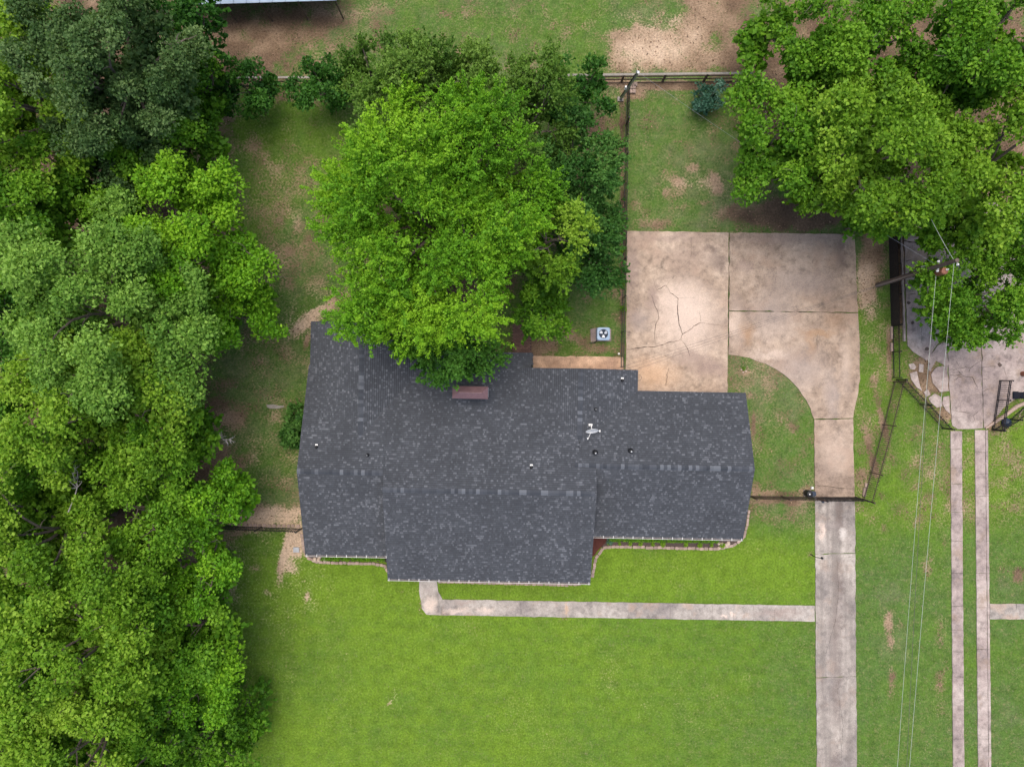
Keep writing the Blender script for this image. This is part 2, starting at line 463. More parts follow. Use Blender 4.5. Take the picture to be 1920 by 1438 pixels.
APRON = [
    [(1700, 380), (1774, 380), (1774, 520), (1774, 636), (1757, 645), (1736, 676), (1712, 660), (1701, 648), (1698, 560), (1694, 440)],
    [(1775.4, 380), (1838, 380), (1838.6, 560), (1839.4, 690), (1841, 740), (1842, 803), (1826, 804), (1800, 804), (1796, 804.5), (1785, 798), (1782, 770), (1779, 720), (1776.5, 640)],
    [(1840, 380), (2080, 380), (2080, 700), (1925, 730), (1880, 765), (1858, 792), (1843.6, 803), (1842, 740), (1840.6, 690)],
    [(1738, 674), (1757, 648), (1774.6, 640), (1776, 690), (1754, 676), (1746, 690)],
    [(1757, 688), (1775.6, 687), (1778, 733), (1762, 735), (1748, 718), (1745, 702)],
    [(1703, 683), (1712, 681), (1717, 688), (1714, 693), (1706, 692)],
    [(1705, 700), (1718, 696), (1721, 710), (1728, 733), (1719, 727), (1708, 712)],
    [(1740, 746), (1752, 738), (1764, 744), (1766, 762), (1756, 764), (1744, 754)],
    [(1768, 744), (1779, 742), (1781, 776), (1772, 768), (1766, 756)],
    [(1723, 682), (1731, 684), (1730, 698), (1722, 697)],
    [(1740, 683), (1746, 686), (1745, 697), (1739, 693)],
    [(1731, 735), (1739, 730), (1744, 740), (1736, 744)],
]
NWALK = [[(1855, 1131), (1904, 1131.5), (1904, 1160.5), (1855, 1160)], [(1905, 1131.5), (2000, 1132), (2000, 1162), (1905, 1160.6)]]
KERB = [(1685, 420), (1689, 420), (1694, 560), (1696.5, 640), (1692.5, 640), (1690, 560)]
PATIO = [(930, 600), (997, 600), (997, 662), (930, 662)]


def inpoly(x, y, poly):
    poly = [G(*q)[:2] for q in poly]
    ins = np.zeros(x.shape, bool)
    j = len(poly) - 1
    for i in range(len(poly)):
        xi, yi = poly[i]; xj, yj = poly[j]
        c = ((yi > y) != (yj > y)) & (x < (xj - xi) * (y - yi) / (yj - yi + 1e-12) + xi)
        ins ^= c
        j = i
    return ins


# bare soil patches: (px, py, rx, ry, tilt deg, amount)
SOIL = [
    (480, 70, 150, 95, 0, 0.62), (400, 130, 70, 60, 0, 0.75), (600, 30, 90, 28, 0, 0.66), (720, 15, 60, 18, 0, 0.4),
    (1310, 45, 70, 80, 25, 0.78), (1255, 95, 110, 38, 14, 0.8), (1375, 110, 55, 50, 0, 0.85), (1345, 30, 60, 70, 0, 0.7), (1190, 115, 50, 22, 0, 0.7),
    (1560, 180, 160, 190, 0, 0.95), (1800, 240, 220, 250, 0, 0.95), (1640, 360, 120, 60, 0, 0.7), (1420, 215, 50, 40, 0, 0.5), (1420, 150, 40, 70, 0, 0.9),
    (1490, 402, 100, 30, 0, 0.85), (1262, 335, 26, 12, 30, 0.66), (1300, 314, 22, 8, 0, 0.6), (1343, 340, 14, 26, -20, 0.72), (1328, 382, 24, 9, 10, 0.62), (1285, 388, 20, 8, 0, 0.55), (1248, 362, 9, 14, 0, 0.5), (1305, 352, 40, 30, 0, 0.34), (1250, 420, 70, 12, 0, 0.5), (1262, 255, 22, 18, 0, 0.3), (1370, 400, 50, 22, 0, 0.6),
    (1626, 520, 20, 80, 0, 1), (1640, 470, 26, 40, 0, 0.95), (1605, 480, 5, 60, 0, -0.3), (1668, 660, 6, 62, 0, 0.8), (1686, 520, 9, 110, 0, 1),
    (1655, 790, 7, 60, -14, 0.9), (1637, 865, 6, 60, -14, 0.9), (1617, 905, 16, 26, 0, 0.8), (1640, 715, 14, 20, 0, 0.5),
    (1740, 705, 40, 45, -30, 0.9), (1770, 775, 22, 18, 0, 0.7), (1860, 796, 22, 16, 30, 0.8),
    (560, 470, 55, 75, 0, 0.350064), (530, 400, 38, 70, 0, 0.28314), (500, 330, 40, 45, 0, 0.18018), (605, 580, 52, 11, -24, 1), (575, 608, 34, 15, -30, 0.95), (575, 640, 5, 26, 8, 0.95), (552, 600, 18, 40, 0, 0.3861), (545, 560, 16, 60, 0, 0.36036),
    (450, 700, 80, 70, 0, 0.2574), (420, 780, 50, 50, 0, 0.5), (540, 690, 34, 40, 0, 0.23166), (390, 870, 70, 45, 0, 0.92), (470, 870, 45, 22, 0, 0.30888), (500, 968, 75, 20, 0, 0.85), (545, 905, 20, 60, 0, 0.30888), (425, 245, 26, 70, 0, 0.46332), (520, 205, 60, 18, 0, 0.36036), (540, 180, 26, 14, 0, 0.95), (480, 225, 60, 18, 0, 0.30888),
    (536, 1032, 7, 45, 12, 0.85), (528, 1050, 4, 26, 10, 0.8), (556, 1015, 16, 34, 0, 0.9), (545, 1062, 12, 14, 0, 0.7), (576, 1118, 5, 9, 0, 0.6), (500, 1110, 8, 5, 30, 0.45), (445, 1075, 10, 7, 0, 0.35), (480, 1065, 14, 7, 0, 0.35), (428, 1000, 40, 10, 0, 0.5),
    (741, 1300, 3, 12, 0, 0.6), (730, 1318, 8, 3, -40, 0.6), (790, 1140, 6, 14, 0, 0.55), (1060, 1158, 9, 5, 0, 0.5), (1090, 1160, 6, 5, 0, 0.5), (700, 1105, 3, 30, 5, 0.4), (753, 1110, 4, 4, 0, 0.5),
    (1195, 1343, 9, 6, 25, 0.45), (1213, 1321, 12, 4, 0, 0.42), (1118, 1323, 10, 5, 0, 0.35), (1302, 1253, 6, 6, 0, 0.32), (676, 1195, 6, 4, 0, 0.45),
    (1667, 1168, 8, 22, 0, 0.66), (1669, 1215, 8, 28, 0, 0.72), (1672, 1265, 8, 40, 0, 0.68), (1722, 985, 14, 22, 0, 0.5), (1738, 1058, 16, 26, 0, 0.5), (1700, 1085, 16, 20, 0, 0.4), (1657, 985, 6, 14, 0, 0.45), (1763, 1240, 14, 100, 0, 0.42), (1770, 1000, 8, 90, 0, 0.3), (1690, 1170, 8, 12, 0, 0.4),
    (1070, 628, 44, 10, 28, 0.8), (1020, 640, 30, 22, 0, 0.7), (1045, 605, 26, 14, 0, 0.6), (1130, 650, 34, 16, 0, 0.42), (1155, 600, 12, 90, 0, 0.5), (1118, 632, 16, 16, 0, 0.6), (1100, 560, 20, 20, 0, 0.4),
    (1167, 420, 5, 280, 0, 1), (1172, 220, 12, 60, 0, 0.5), (1280, 160, 135, 9, 0, 1), (1060, 155, 120, 8, 0, 0.9), (540, 150, 30, 8, 0, 0.9), (1190, 175, 22, 14, 0, 0.9), (1110, 240, 40, 26, 0, 0.7),
    (1488, 801, 20, 10, 20, 0.5), (1408, 742, 12, 8, 0, 0.8), (1413, 795, 4, 24, 0, 0.7), (1470, 840, 26, 14, 30, 0.42), (1395, 697, 10, 9, 0, 0.6), (1415, 918, 12, 20, 0, 0.7), (1465, 926, 60, 7, 0, 0.75), (1508, 918, 14, 12, 0, 0.7), (1465, 940, 60, 6, 0, 0.9),
    (1520, 1036, 6, 7, 0, 0.7), (1462, 1000, 10, 6, 0, 0.3), (1174, 1073, 5, 4, 0, 0.4), (1112, 1020, 8, 8, 0, 0.8),
    (860, 105, 24, 13, 0, 0.75), (775, 60, 20, 16, 0, 0.5), (880, 25, 30, 10, 0, 0.4), (968, 126, 26, 12, 0, 0.65), (1050, 90, 12, 6, 0, 0.35), (924, 65, 2.5, 30, 4, 0.6), (1120, 70, 50, 20, 0, 0.35), (830, 35, 60, 20, 0, 0.35), (690, 80, 50, 22, 0, 0.45), (1020, 10, 12, 8, 0, 0.4),
    (190, 300, 200, 380, 0, 1), (180, 950, 190, 480, 0, 1), (380, 1050, 60, 120, 0, 0.6), (410, 1340, 40, 120, 0, 0.5), (385, 500, 50, 130, 0, 0.7), (60, 1500, 250, 260, 0, 0.9),
    (830, 400, 170, 210, 0, 0.75), (1080, 420, 60, 150, 0, 0.6), (980, 640, 40, 40, 0, 0.9),
    (1890, 905, 30, 40, 0, 0.2), (1910, 1075, 14, 20, 0, 0.6), (1885, 1060, 20, 40, 0, 0.3), (1895, 950, 30, 20, 0, 0.35),
]


def soil_at(x, y):
    px = x / S + 960; py = 719 - y / S
    d = np.zeros(x.shape)
    for (cx, cy, rx, ry, t, a) in SOIL:
        c, s_ = math.cos(R(t)), math.sin(R(t))
        u = ((px - cx) * c + (py - cy) * s_) / rx
        v = (-(px - cx) * s_ + (py - cy) * c) / ry
        q = u * u + v * v
        f = 1.0 / (1.0 + np.maximum(q, 0) ** (1.35 if rx < 100 else 3.0))
        if a > 0: d = np.maximum(d, a * f) + 0.12 * a * f * (d > 0.15)
        else: d = d + a * f
    back = 1 / (1 + np.exp((py - 985) / 10))
    d = np.maximum(d, .14 * back + .13) + .04 * back
    n1 = fbm(x, y, 2.4, 3, 4); n2 = fbm(x, y, 0.8, 9, 3)
    return np.clip(d + (n1 - 0.5) * 0.9 * (0.2 + np.minimum(d, .8)) + (n2 - 0.5) * 1.3 * np.clip(d * 1.5, 0, .8), 0, 1.2)


def lush_at(x, y):
    """1 = thick front lawn, 0 = thin dry back lawn"""
    px = x / S + 960; py = 719 - y / S
    sg = lambda t: 1 / (1 + np.exp(-t))
    front = sg((py - 985) / 14) * sg((px - 410) / 30) * sg((1560 - px) / 22)
    near = np.exp(-((py - 1070) / 60) ** 2) * sg((px - 640) / 60)
    fade = 1 - 0.35 * sg((px - 1180) / 160) * sg((py - 1130) / 40)
    right = 0.37 * sg((px - 1560) / 22) * sg((py - 560) / 30)
    back = 0.30 * sg((985 - py) / 14)
    backl = 0.30 * sg((640 - px) / 40) * sg((420 - py) / 60) * sg((py - 190) / 20)
    stripe = .03 * np.sin(y * 2 * math.pi / 1.05 + 1.2 * vnoise(x, y, 9, 91)) * front
    l = stripe + front * (0.80 + 0.24 * near) * fade + right + back + backl
    return np.clip(l + (fbm(x, y, 5.0, 21, 4) - 0.5) * 0.45 + (fbm(x, y, .8, 31, 3) - 0.5) * 0.28, 0, 1)


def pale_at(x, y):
    """light tan soil (1) against dark leafy soil (0), left yard lightened against tree shade"""
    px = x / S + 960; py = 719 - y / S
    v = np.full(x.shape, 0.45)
    for (cx, cy, rx, ry, a) in [(530, 380, 120, 260, .22), (480, 780, 100, 150, .2), (1250, 90, 140, 70, .45), (1330, 110, 60, 45, -.15), (1626, 530, 30, 80, .4), (590, 595, 80, 40, .55), (500, 968, 90, 22, .5), (560, 1020, 60, 60, .45), (480, 70, 170, 100, -.08), (430, 130, 60, 60, .05),  # opening entries brighten the left yard's colour to offset the shade of the trees
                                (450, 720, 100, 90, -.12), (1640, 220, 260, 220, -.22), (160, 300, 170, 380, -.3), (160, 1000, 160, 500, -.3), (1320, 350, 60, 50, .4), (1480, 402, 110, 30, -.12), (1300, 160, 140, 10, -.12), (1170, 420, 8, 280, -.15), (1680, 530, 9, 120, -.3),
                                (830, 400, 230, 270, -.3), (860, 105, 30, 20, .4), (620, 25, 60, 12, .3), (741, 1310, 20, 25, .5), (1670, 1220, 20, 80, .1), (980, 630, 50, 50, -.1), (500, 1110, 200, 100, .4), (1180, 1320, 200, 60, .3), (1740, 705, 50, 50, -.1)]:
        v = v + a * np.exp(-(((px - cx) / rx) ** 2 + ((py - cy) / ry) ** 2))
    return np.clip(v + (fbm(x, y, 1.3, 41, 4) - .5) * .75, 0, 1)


m, nt, p = nmat('lawn_and_soil'); M['ground'] = m
a1 = nt.nodes.new('ShaderNodeAttribute'); a1.attribute_name = 'soil'
a2 = nt.nodes.new('ShaderNodeAttribute'); a2.attribute_name = 'lush'
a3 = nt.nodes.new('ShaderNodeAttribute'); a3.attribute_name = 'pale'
n1 = noise(nt, 7.0, 6, 0.75); n2 = noise(nt, 26.0, 4, 0.7); n3 = noise(nt, 1.3, 5, 0.65)
grass = ramp(nt, a2.outputs['Fac'], [(0.0, (0.165, 0.172, 0.090)), (0.3, (0.082, 0.150, 0.032)), (0.6, (0.096, 0.176, 0.022)), (0.9, (0.132, 0.222, 0.020))])
gv = ramp(nt, n3, [(0.32, 0.76), (0.5, 1.0), (0.68, 1.18)])
grass = mix(nt, grass, gv, 0.9, 'MULTIPLY')
gv2 = ramp(nt, n1, [(0.33, 0.42), (0.5, 1.0), (0.67, 1.45)])
grass = mix(nt, grass, gv2, 0.75, 'MULTIPLY')
straw = ramp(nt, noise(nt, 3.1, 6, 0.75), [(0.52, 0.0), (0.66, 0.6)])
straw = math_(nt, 'MULTIPLY', straw, math_(nt, 'SUBTRACT', 1.15, a2.outputs['Fac']))
grass = mix(nt, grass, (0.27, 0.235, 0.11), straw)
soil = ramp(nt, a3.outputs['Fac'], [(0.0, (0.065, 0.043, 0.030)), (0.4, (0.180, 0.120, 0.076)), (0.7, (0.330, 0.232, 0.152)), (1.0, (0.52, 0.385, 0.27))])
soil = mix(nt, soil, ramp(nt, n1, [(0.32, 0.45), (0.5, 1.0), (0.68, 1.4)]), 0.9, 'MULTIPLY')
soil = mix(nt, soil, ramp(nt, n2, [(0.3, 0.5), (0.5, 1.0), (0.7, 1.4)]), 0.9, 'MULTIPLY')
# where the soil shows, broken up by tufts
k = math_(nt, 'ADD', a1.outputs['Fac'], math_(nt, 'MULTIPLY', math_(nt, 'SUBTRACT', n1, 0.5), 1.9))
k = math_(nt, 'ADD', k, math_(nt, 'MULTIPLY', math_(nt, 'SUBTRACT', n2, 0.5), 1.0))
kf = ramp(nt, k, [(0.34, 0.0), (0.66, 1.0)])
col = mix(nt, grass, soil, kf)
col = mix(nt, col, ramp(nt, n2, [(0.2, 0.7), (0.8, 1.25)]), 0.6, 'MULTIPLY')
nt.links.new(col, p.inputs['Base Color'])
p.inputs['Roughness'].default_value = 0.95
p.inputs['Specular IOR Level'].default_value = 0.1
bump(nt, p, math_(nt, 'ADD', n1, math_(nt, 'MULTIPLY', n2, 0.6)), 0.7, 0.06)


def make_ground():
    st = 0.2
    xs = np.arange(-46, 46.01, st); ys = np.arange(-36, 36.01, st)
    xs = np.concatenate([[-1500, -300, -90], xs, [90, 300, 1500]]); ys = np.concatenate([[-1500, -300, -90], ys, [90, 300, 1500]])
    X, Y = np.meshgrid(xs, ys, indexing='ij')
    nx, ny = X.shape
    x = X.ravel(); y = Y.ravel()
    z = (fbm(x, y, 3.0, 51, 3) - .5) * 0.03
    v = np.stack([x, y, z], 1)
    i = np.arange(nx - 1)[:, None] * ny + np.arange(ny - 1)[None, :]
    f = np.stack([i, i + ny, i + ny + 1, i + 1], -1).reshape(-1, 4)
    me = quads('ground', v, f)
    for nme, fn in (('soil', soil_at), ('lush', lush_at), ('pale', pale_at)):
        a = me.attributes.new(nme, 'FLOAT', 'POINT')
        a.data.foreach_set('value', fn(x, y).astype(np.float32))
    o = link('ground', me, M['ground'])
    tag(o, 'mown green lawn with bare tan and brown soil patches', 'ground', kind='structure')


def quads(name, v, f):
    """mesh from arrays: v (n,3), f (m,k) with one k"""
    me = bpy.data.meshes.new(name)
    k = f.shape[1]
    me.vertices.add(len(v)); me.vertices.foreach_set('co', np.ascontiguousarray(v, np.float32).ravel())
    me.loops.add(f.size); me.loops.foreach_set('vertex_index', np.ascontiguousarray(f, np.int32).ravel())
    me.polygons.add(len(f))
    me.polygons.foreach_set('loop_start', np.arange(0, f.size, k, dtype=np.int32))
    me.polygons.foreach_set('loop_total', np.full(len(f), k, np.int32))
    me.update(calc_edges=True)
    return me


make_ground()


# ------------------------------------------------------------------ concrete
def rough_poly(poly, step=0.35, amp=0.02, h=0.0):
    pts = [G(q[0], q[1], h)[:2] for q in poly]
    out = []
    for i in range(len(pts)):
        a = np.array(pts[i]); b = np.array(pts[(i + 1) % len(pts)])
        n = max(1, int(np.linalg.norm(b - a) / step))
        for k in range(n):
            q = a + (b - a) * k / n
            if k: q = q + np.array([random.gauss(0, amp), random.gauss(0, amp)])
            out.append((q[0], q[1]))
    return out


def slabs(parent, polys, mat, z1=0.06, amp=0.022, name='slab'):
    for q in polys:
        z = z1 + random.uniform(-.008, .008)
        MB().prism(rough_poly(q, amp=amp), -0.08, z).build(name, mat, parent)


def crack(parent, pts, w=0.05, z=0.072, mat=None, name='crack'):
    """a thin wandering fissure filled with dirt"""
    P = [np.array(G(*q)[:2]) for q in pts]
    fine = []
    for a, b in zip(P[:-1], P[1:]):
        n = max(1, int(np.linalg.norm(b - a) / 0.16))
        for k in range(n):
            fine.append(a + (b - a) * k / n + np.array([random.gauss(0, .02), random.gauss(0, .02)]))
    fine.append(P[-1])
    v = []; f = []
    for i, q in enumerate(fine):
        d = fine[min(i + 1, len(fine) - 1)] - fine[max(0, i - 1)]
        d = d / (np.linalg.norm(d) + 1e-9)
        t = i / max(1, len(fine) - 1)
        ww = w * .8 * random.uniform(.3, 1.1) * (0.35 + 0.65 * math.sin(math.pi * min(1, max(0.06, t))))
        s_ = np.array([-d[1], d[0]]) * ww / 2
        v += [(q[0] + s_[0], q[1] + s_[1], z), (q[0] - s_[0], q[1] - s_[1], z)]
        if i: f.append((2 * i - 2, 2 * i - 1, 2 * i + 1, 2 * i))
    MB().add(v, f).build(name, mat or M['crack'], parent)


drive = empty('driveway')
tag(drive, 'cracked tan concrete parking pad narrowing into a long straight driveway', 'driveway', kind='structure')
slabs(drive, [DR['pad_a']], M['pad'])
slabs(drive, [DR['pad_b'], DR['pad_c'], DR['neck']], M['pad2'])
slabs(drive, [DR['low_a'], DR['low_b'], DR['low_c'], DR['low_d']], M['drive'])


def P7(x, y):  # from the enlarged pad picture
    return (1150 + x / 4.4956, 420 + y / 4.4956)


for pts, w in [([(110, 1058), (190, 1048), (240, 1040), (285, 1036), (340, 1038), (395, 1025), (470, 998), (545, 985), (568, 970)], .075),
               ([(568, 970), (577, 930), (570, 900), (553, 850), (545, 780), (540, 700), (543, 630), (515, 605), (480, 580), (455, 535), (440, 520)], .075),
               ([(577, 932), (620, 905), (660, 880), (690, 850), (738, 832)], .08), ([(738, 832), (800, 845), (860, 852), (960, 860)], .03),
               ([(568, 972), (600, 1010), (620, 1045), (632, 1085), (645, 1120)], .05), ([(738, 830), (728, 780), (722, 740)], .025),
               ([(440, 520), (400, 540), (365, 560)], .06), ([(365, 560), (350, 510), (330, 450)], .03),
               ([(320, 610), (345, 680), (375, 740), (382, 795), (360, 830), (350, 900), (345, 960), (352, 1010)], .055),
               ([(465, 1210), (450, 1290), (435, 1370)], .045), ([(610, 310), (600, 335)], .04), ([(655, 90), (655, 270)], .02),
               ([(440, 520), (490, 470), (540, 420)], .02), ([(545, 630), (600, 620), (690, 625)], .015)]:
    crack(drive, [P7(*q) for q in pts], w)
for pts, w in [([(1527, 909), (1540, 911), (1555, 911), (1568, 914), (1580, 915), (1601, 917)], .055), ([(1540, 600), (1530, 640), (1536, 680)], .012),
               ([(1568, 1045), (1572, 1100), (1566, 1160), (1555, 1200), (1540, 1250)], .02), ([(1566, 1270), (1572, 1310), (1580, 1360), (1575, 1438)], .02)]:
    crack(drive, pts, w)
# soil-filled joints
for pts in [[(1366.7, 437), (1365.8, 583), (1365.0, 665)], [(1366.6, 583.4), (1480, 585.2), (1608, 586.4)], [(1526, 786.1), (1599, 784.3)]]:
    crack(drive, pts, .05, .05, name='joint')

walk = empty('front_walk')
tag(walk, 'grey concrete front walk running from the driveway to the porch', 'walk', kind='structure')
slabs(walk, WALK, M['walk'], amp=.016)
MB().prism(rough_poly([(828, 1124), (1527, 1135.5), (1527, 1164), (828, 1151.5)]), -.08, .035).build('bedding', M['walk'], walk)
side = empty('side_walk')
tag(side, 'tan concrete walk along the back wall by the air conditioner', 'walk', kind='structure')
slabs(side, SIDE_WALK, M['side_walk'])
strips = empty('track_driveway')
tag(strips, 'neighbouring driveway of two narrow concrete wheel tracks', 'driveway', kind='structure')
slabs(strips, STRIPS, M['strip'], amp=.01)
apron = empty('concrete_apron')
tag(apron, 'cracked and broken concrete apron behind the neighbouring gate', 'pavement', kind='structure')
slabs(apron, APRON[:3], M['strip'], name='slab')
slabs(apron, APRON[3:], M['strip'], amp=.04, name='broken_slab')


def P5(x, y):
    return (1600 + x / 5.99, 640 + y / 5.99)


for pts, w in [([(1065, 320), (1150, 315), (1210, 370), (1140, 385), (1080, 380)], .07), ([(1150, 315), (1185, 295), (1260, 295), (1310, 300), (1430, 215)], .05), ([(1310, 300), (1290, 360)], .07), ([(1210, 370), (1225, 395), (1330, 405), (1350, 440), (1390, 520)], .06),
               ([(1215, 395), (1170, 405), (1120, 435)], .05), ([(1440, 565), (1510, 530)], .06), ([(1340, 600), (1440, 595)], .04), ([(1345, 830), (1440, 740)], .05), ([(1090, 770), (1200, 790), (1290, 805), (1345, 830)], .04), ([(1440, 295), (1620, 275)], .03), ([(1690, 310), (1710, 400)], .03),
               ([(1145, 220), (1185, 290)], .03), ([(1440, 430), (1500, 420)], .03), ([(700, 200), (780, 155)], .04), ([(1345, 830), (1360, 900)], .03)]:
    crack(apron, [P5(*q) for q in pts], w)
for pts, w in [([(1694, 452), (1710, 455), (1724, 457)], .12), ([(1697, 490), (1708, 488)], .07), ([(1698, 553), (1716, 551)], .07), ([(1726, 600), (1727, 640)], .03)]:
    crack(apron, pts, w)
for x, y, r in [(1873, 684, 4), (1703, 568, 3), (1737, 655, 4), (1710, 605, 3)]:
    cx, cy, _ = G(x, y)
    MB().prism([(cx + r * S * random.uniform(.6, 1.3) * math.cos(a), cy + r * S * random.uniform(.6, 1.3) * math.sin(a)) for a in np.arange(0, 6.2, .7)], .05, .074).build('weed_pocket', M['mulch'], apron)
nw = empty('neighbour_walk')
tag(nw, 'pale concrete walk leaving the right wheel track', 'walk', kind='structure')
slabs(nw, NWALK, M['walk'])
kerb = MB().prism(rough_poly(KERB), -.08, .16).build('kerb', M['strip'])
tag(kerb, 'narrow concrete kerb beside the screened fence', 'kerb', kind='structure')
patio = empty('patio')
tag(patio, 'brown brick patio under the big tree behind the house', 'patio', kind='structure')
x0, y0, _ = G(962, 666); x1, y1, _ = G(996.5, 604)
bm_ = MB().box((0, 0, 0.02), (0.20, 0.095, 0.08))
bme = None
yy = y0 + .05; r_ = 0
while yy < y1:
    xx = x1 - .11 - (0.1 if r_ % 2 else 0)
    while xx > x0:
        if bme is None:
            o = bm_.build('brick', M['patio_brick'], patio); bme = o.data
        else:
            o = link('brick', bme, None, patio)
        o.location = (xx, yy, random.uniform(-.006, .006))
        xx -= .215
    yy += .11; r_ += 1
MB().box(((x0 + x1) / 2, (y0 + y1) / 2, 0.0), (x1 - x0, y1 - y0, .06)).build('bedding_sand', M['mulch'], patio)

# ------------------------------------------------------------------ house
HR = R(-1.1)
house = empty('house', (0, 0, 0), HR)
tag(house, 'ranch house under a dark grey shingle roof of joined gables', 'house')


def Lc(px, py, h):
    x, y, _ = G(px, py, h)
    c, s_ = math.cos(-HR), math.sin(-HR)
    return (x * c - y * s_, x * s_ + y * c)


EV = 2.55
bx0 = Lc(717, 921, 5.05)[0]; bx1 = Lc(1119, 922, 5.05)[0]
bry = Lc(918, 922, 5.05)[1]; bey = Lc(918, 1089, EV)[1]; brr = Lc(960, 661, 2.2)[1]
pit = (5.05 - 2.2) / (brr - bry)
ax0 = Lc(557, 885, 4.66)[0]; ary = Lc(636, 885, 4.66)[1]; aey = Lc(650, 1041.5, EV)[1]
arh = 5.05 - pit * (ary - bry)
cx1 = Lc(1416, 877, 4.6)[0]; cry = Lc(1270, 877, 4.6)[1]; cey = Lc(1255, 1008, EV)[1]; crr = Lc(1297, 734.5, EV)[1]
drx = Lc(1088, 760, 4.0)[0]; drr = Lc(1097, 691.5, 3.0)[1]; dex = Lc(1196, 712, EV)[0]; ddl = Lc(999, 692, 2.9)[0]
frx = Lc(677, 720, 4.0)[0]; fex = Lc(582, 660, EV)[0]; frr = Lc(630, 602, 3.2)[1]
# tents: axis, ridge position, ridge height, span along the ridge, (limit, pitch) of the two slopes
T = {
    'front_left': dict(ax='x', r=ary, h=arh, a=ax0, b=bx0 - .005, lo=(aey, (arh - EV) / (ary - aey)), hi=(ary + (arh - EV) / pit, pit)),
    'centre': dict(ax='x', r=bry, h=5.05, a=bx0, b=bx1, lo=(bey, (5.05 - EV) / (bry - bey)), hi=(brr, pit)),
    'right': dict(ax='x', r=cry, h=4.55, a=bx1 - 1.4, b=cx1, lo=(cey, (4.55 - EV) / (cry - cey)), hi=(crr, (4.55 - EV) / (crr - cry))),
    'rear_right': dict(ax='y', r=drx, h=4.0, a=cry + .3, b=drr, lo=(2 * drx - dex, (4.0 - EV) / (dex - drx)), hi=(dex, (4.0 - EV) / (dex - drx))),
    'rear_left': dict(ax='y', r=frx, h=4.02, a=ary + .5, b=frr, lo=(fex, (4.02 - EV) / (frx - fex)), hi=(2 * frx - fex, (4.02 - EV) / (frx - fex))),
}


def tent_h(t, x, y):
    u, w = (x, y) if t['ax'] == 'x' else (y, x)
    d = w - t['r']
    hgt = np.where(d < 0, t['h'] + d * t['lo'][1], t['h'] - d * t['hi'][1])
    ins = (u >= t['a']) & (u <= t['b']) & (w >= t['lo'][0] - 1e-6) & (w <= t['hi'][0] + 1e-6)
    if t is T['centre']:   # the centre's back slope stops short of the right wing and steps in beside the back gable
        ins &= ~((y > cry + .02) & (x > drx)) & ~((y > drr) & (x > ddl))
    return np.where(ins, hgt, -1)


def roof_h(x, y):
    return max(float(tent_h(t, np.array([x]), np.array([y]))[0]) for t in T.values())


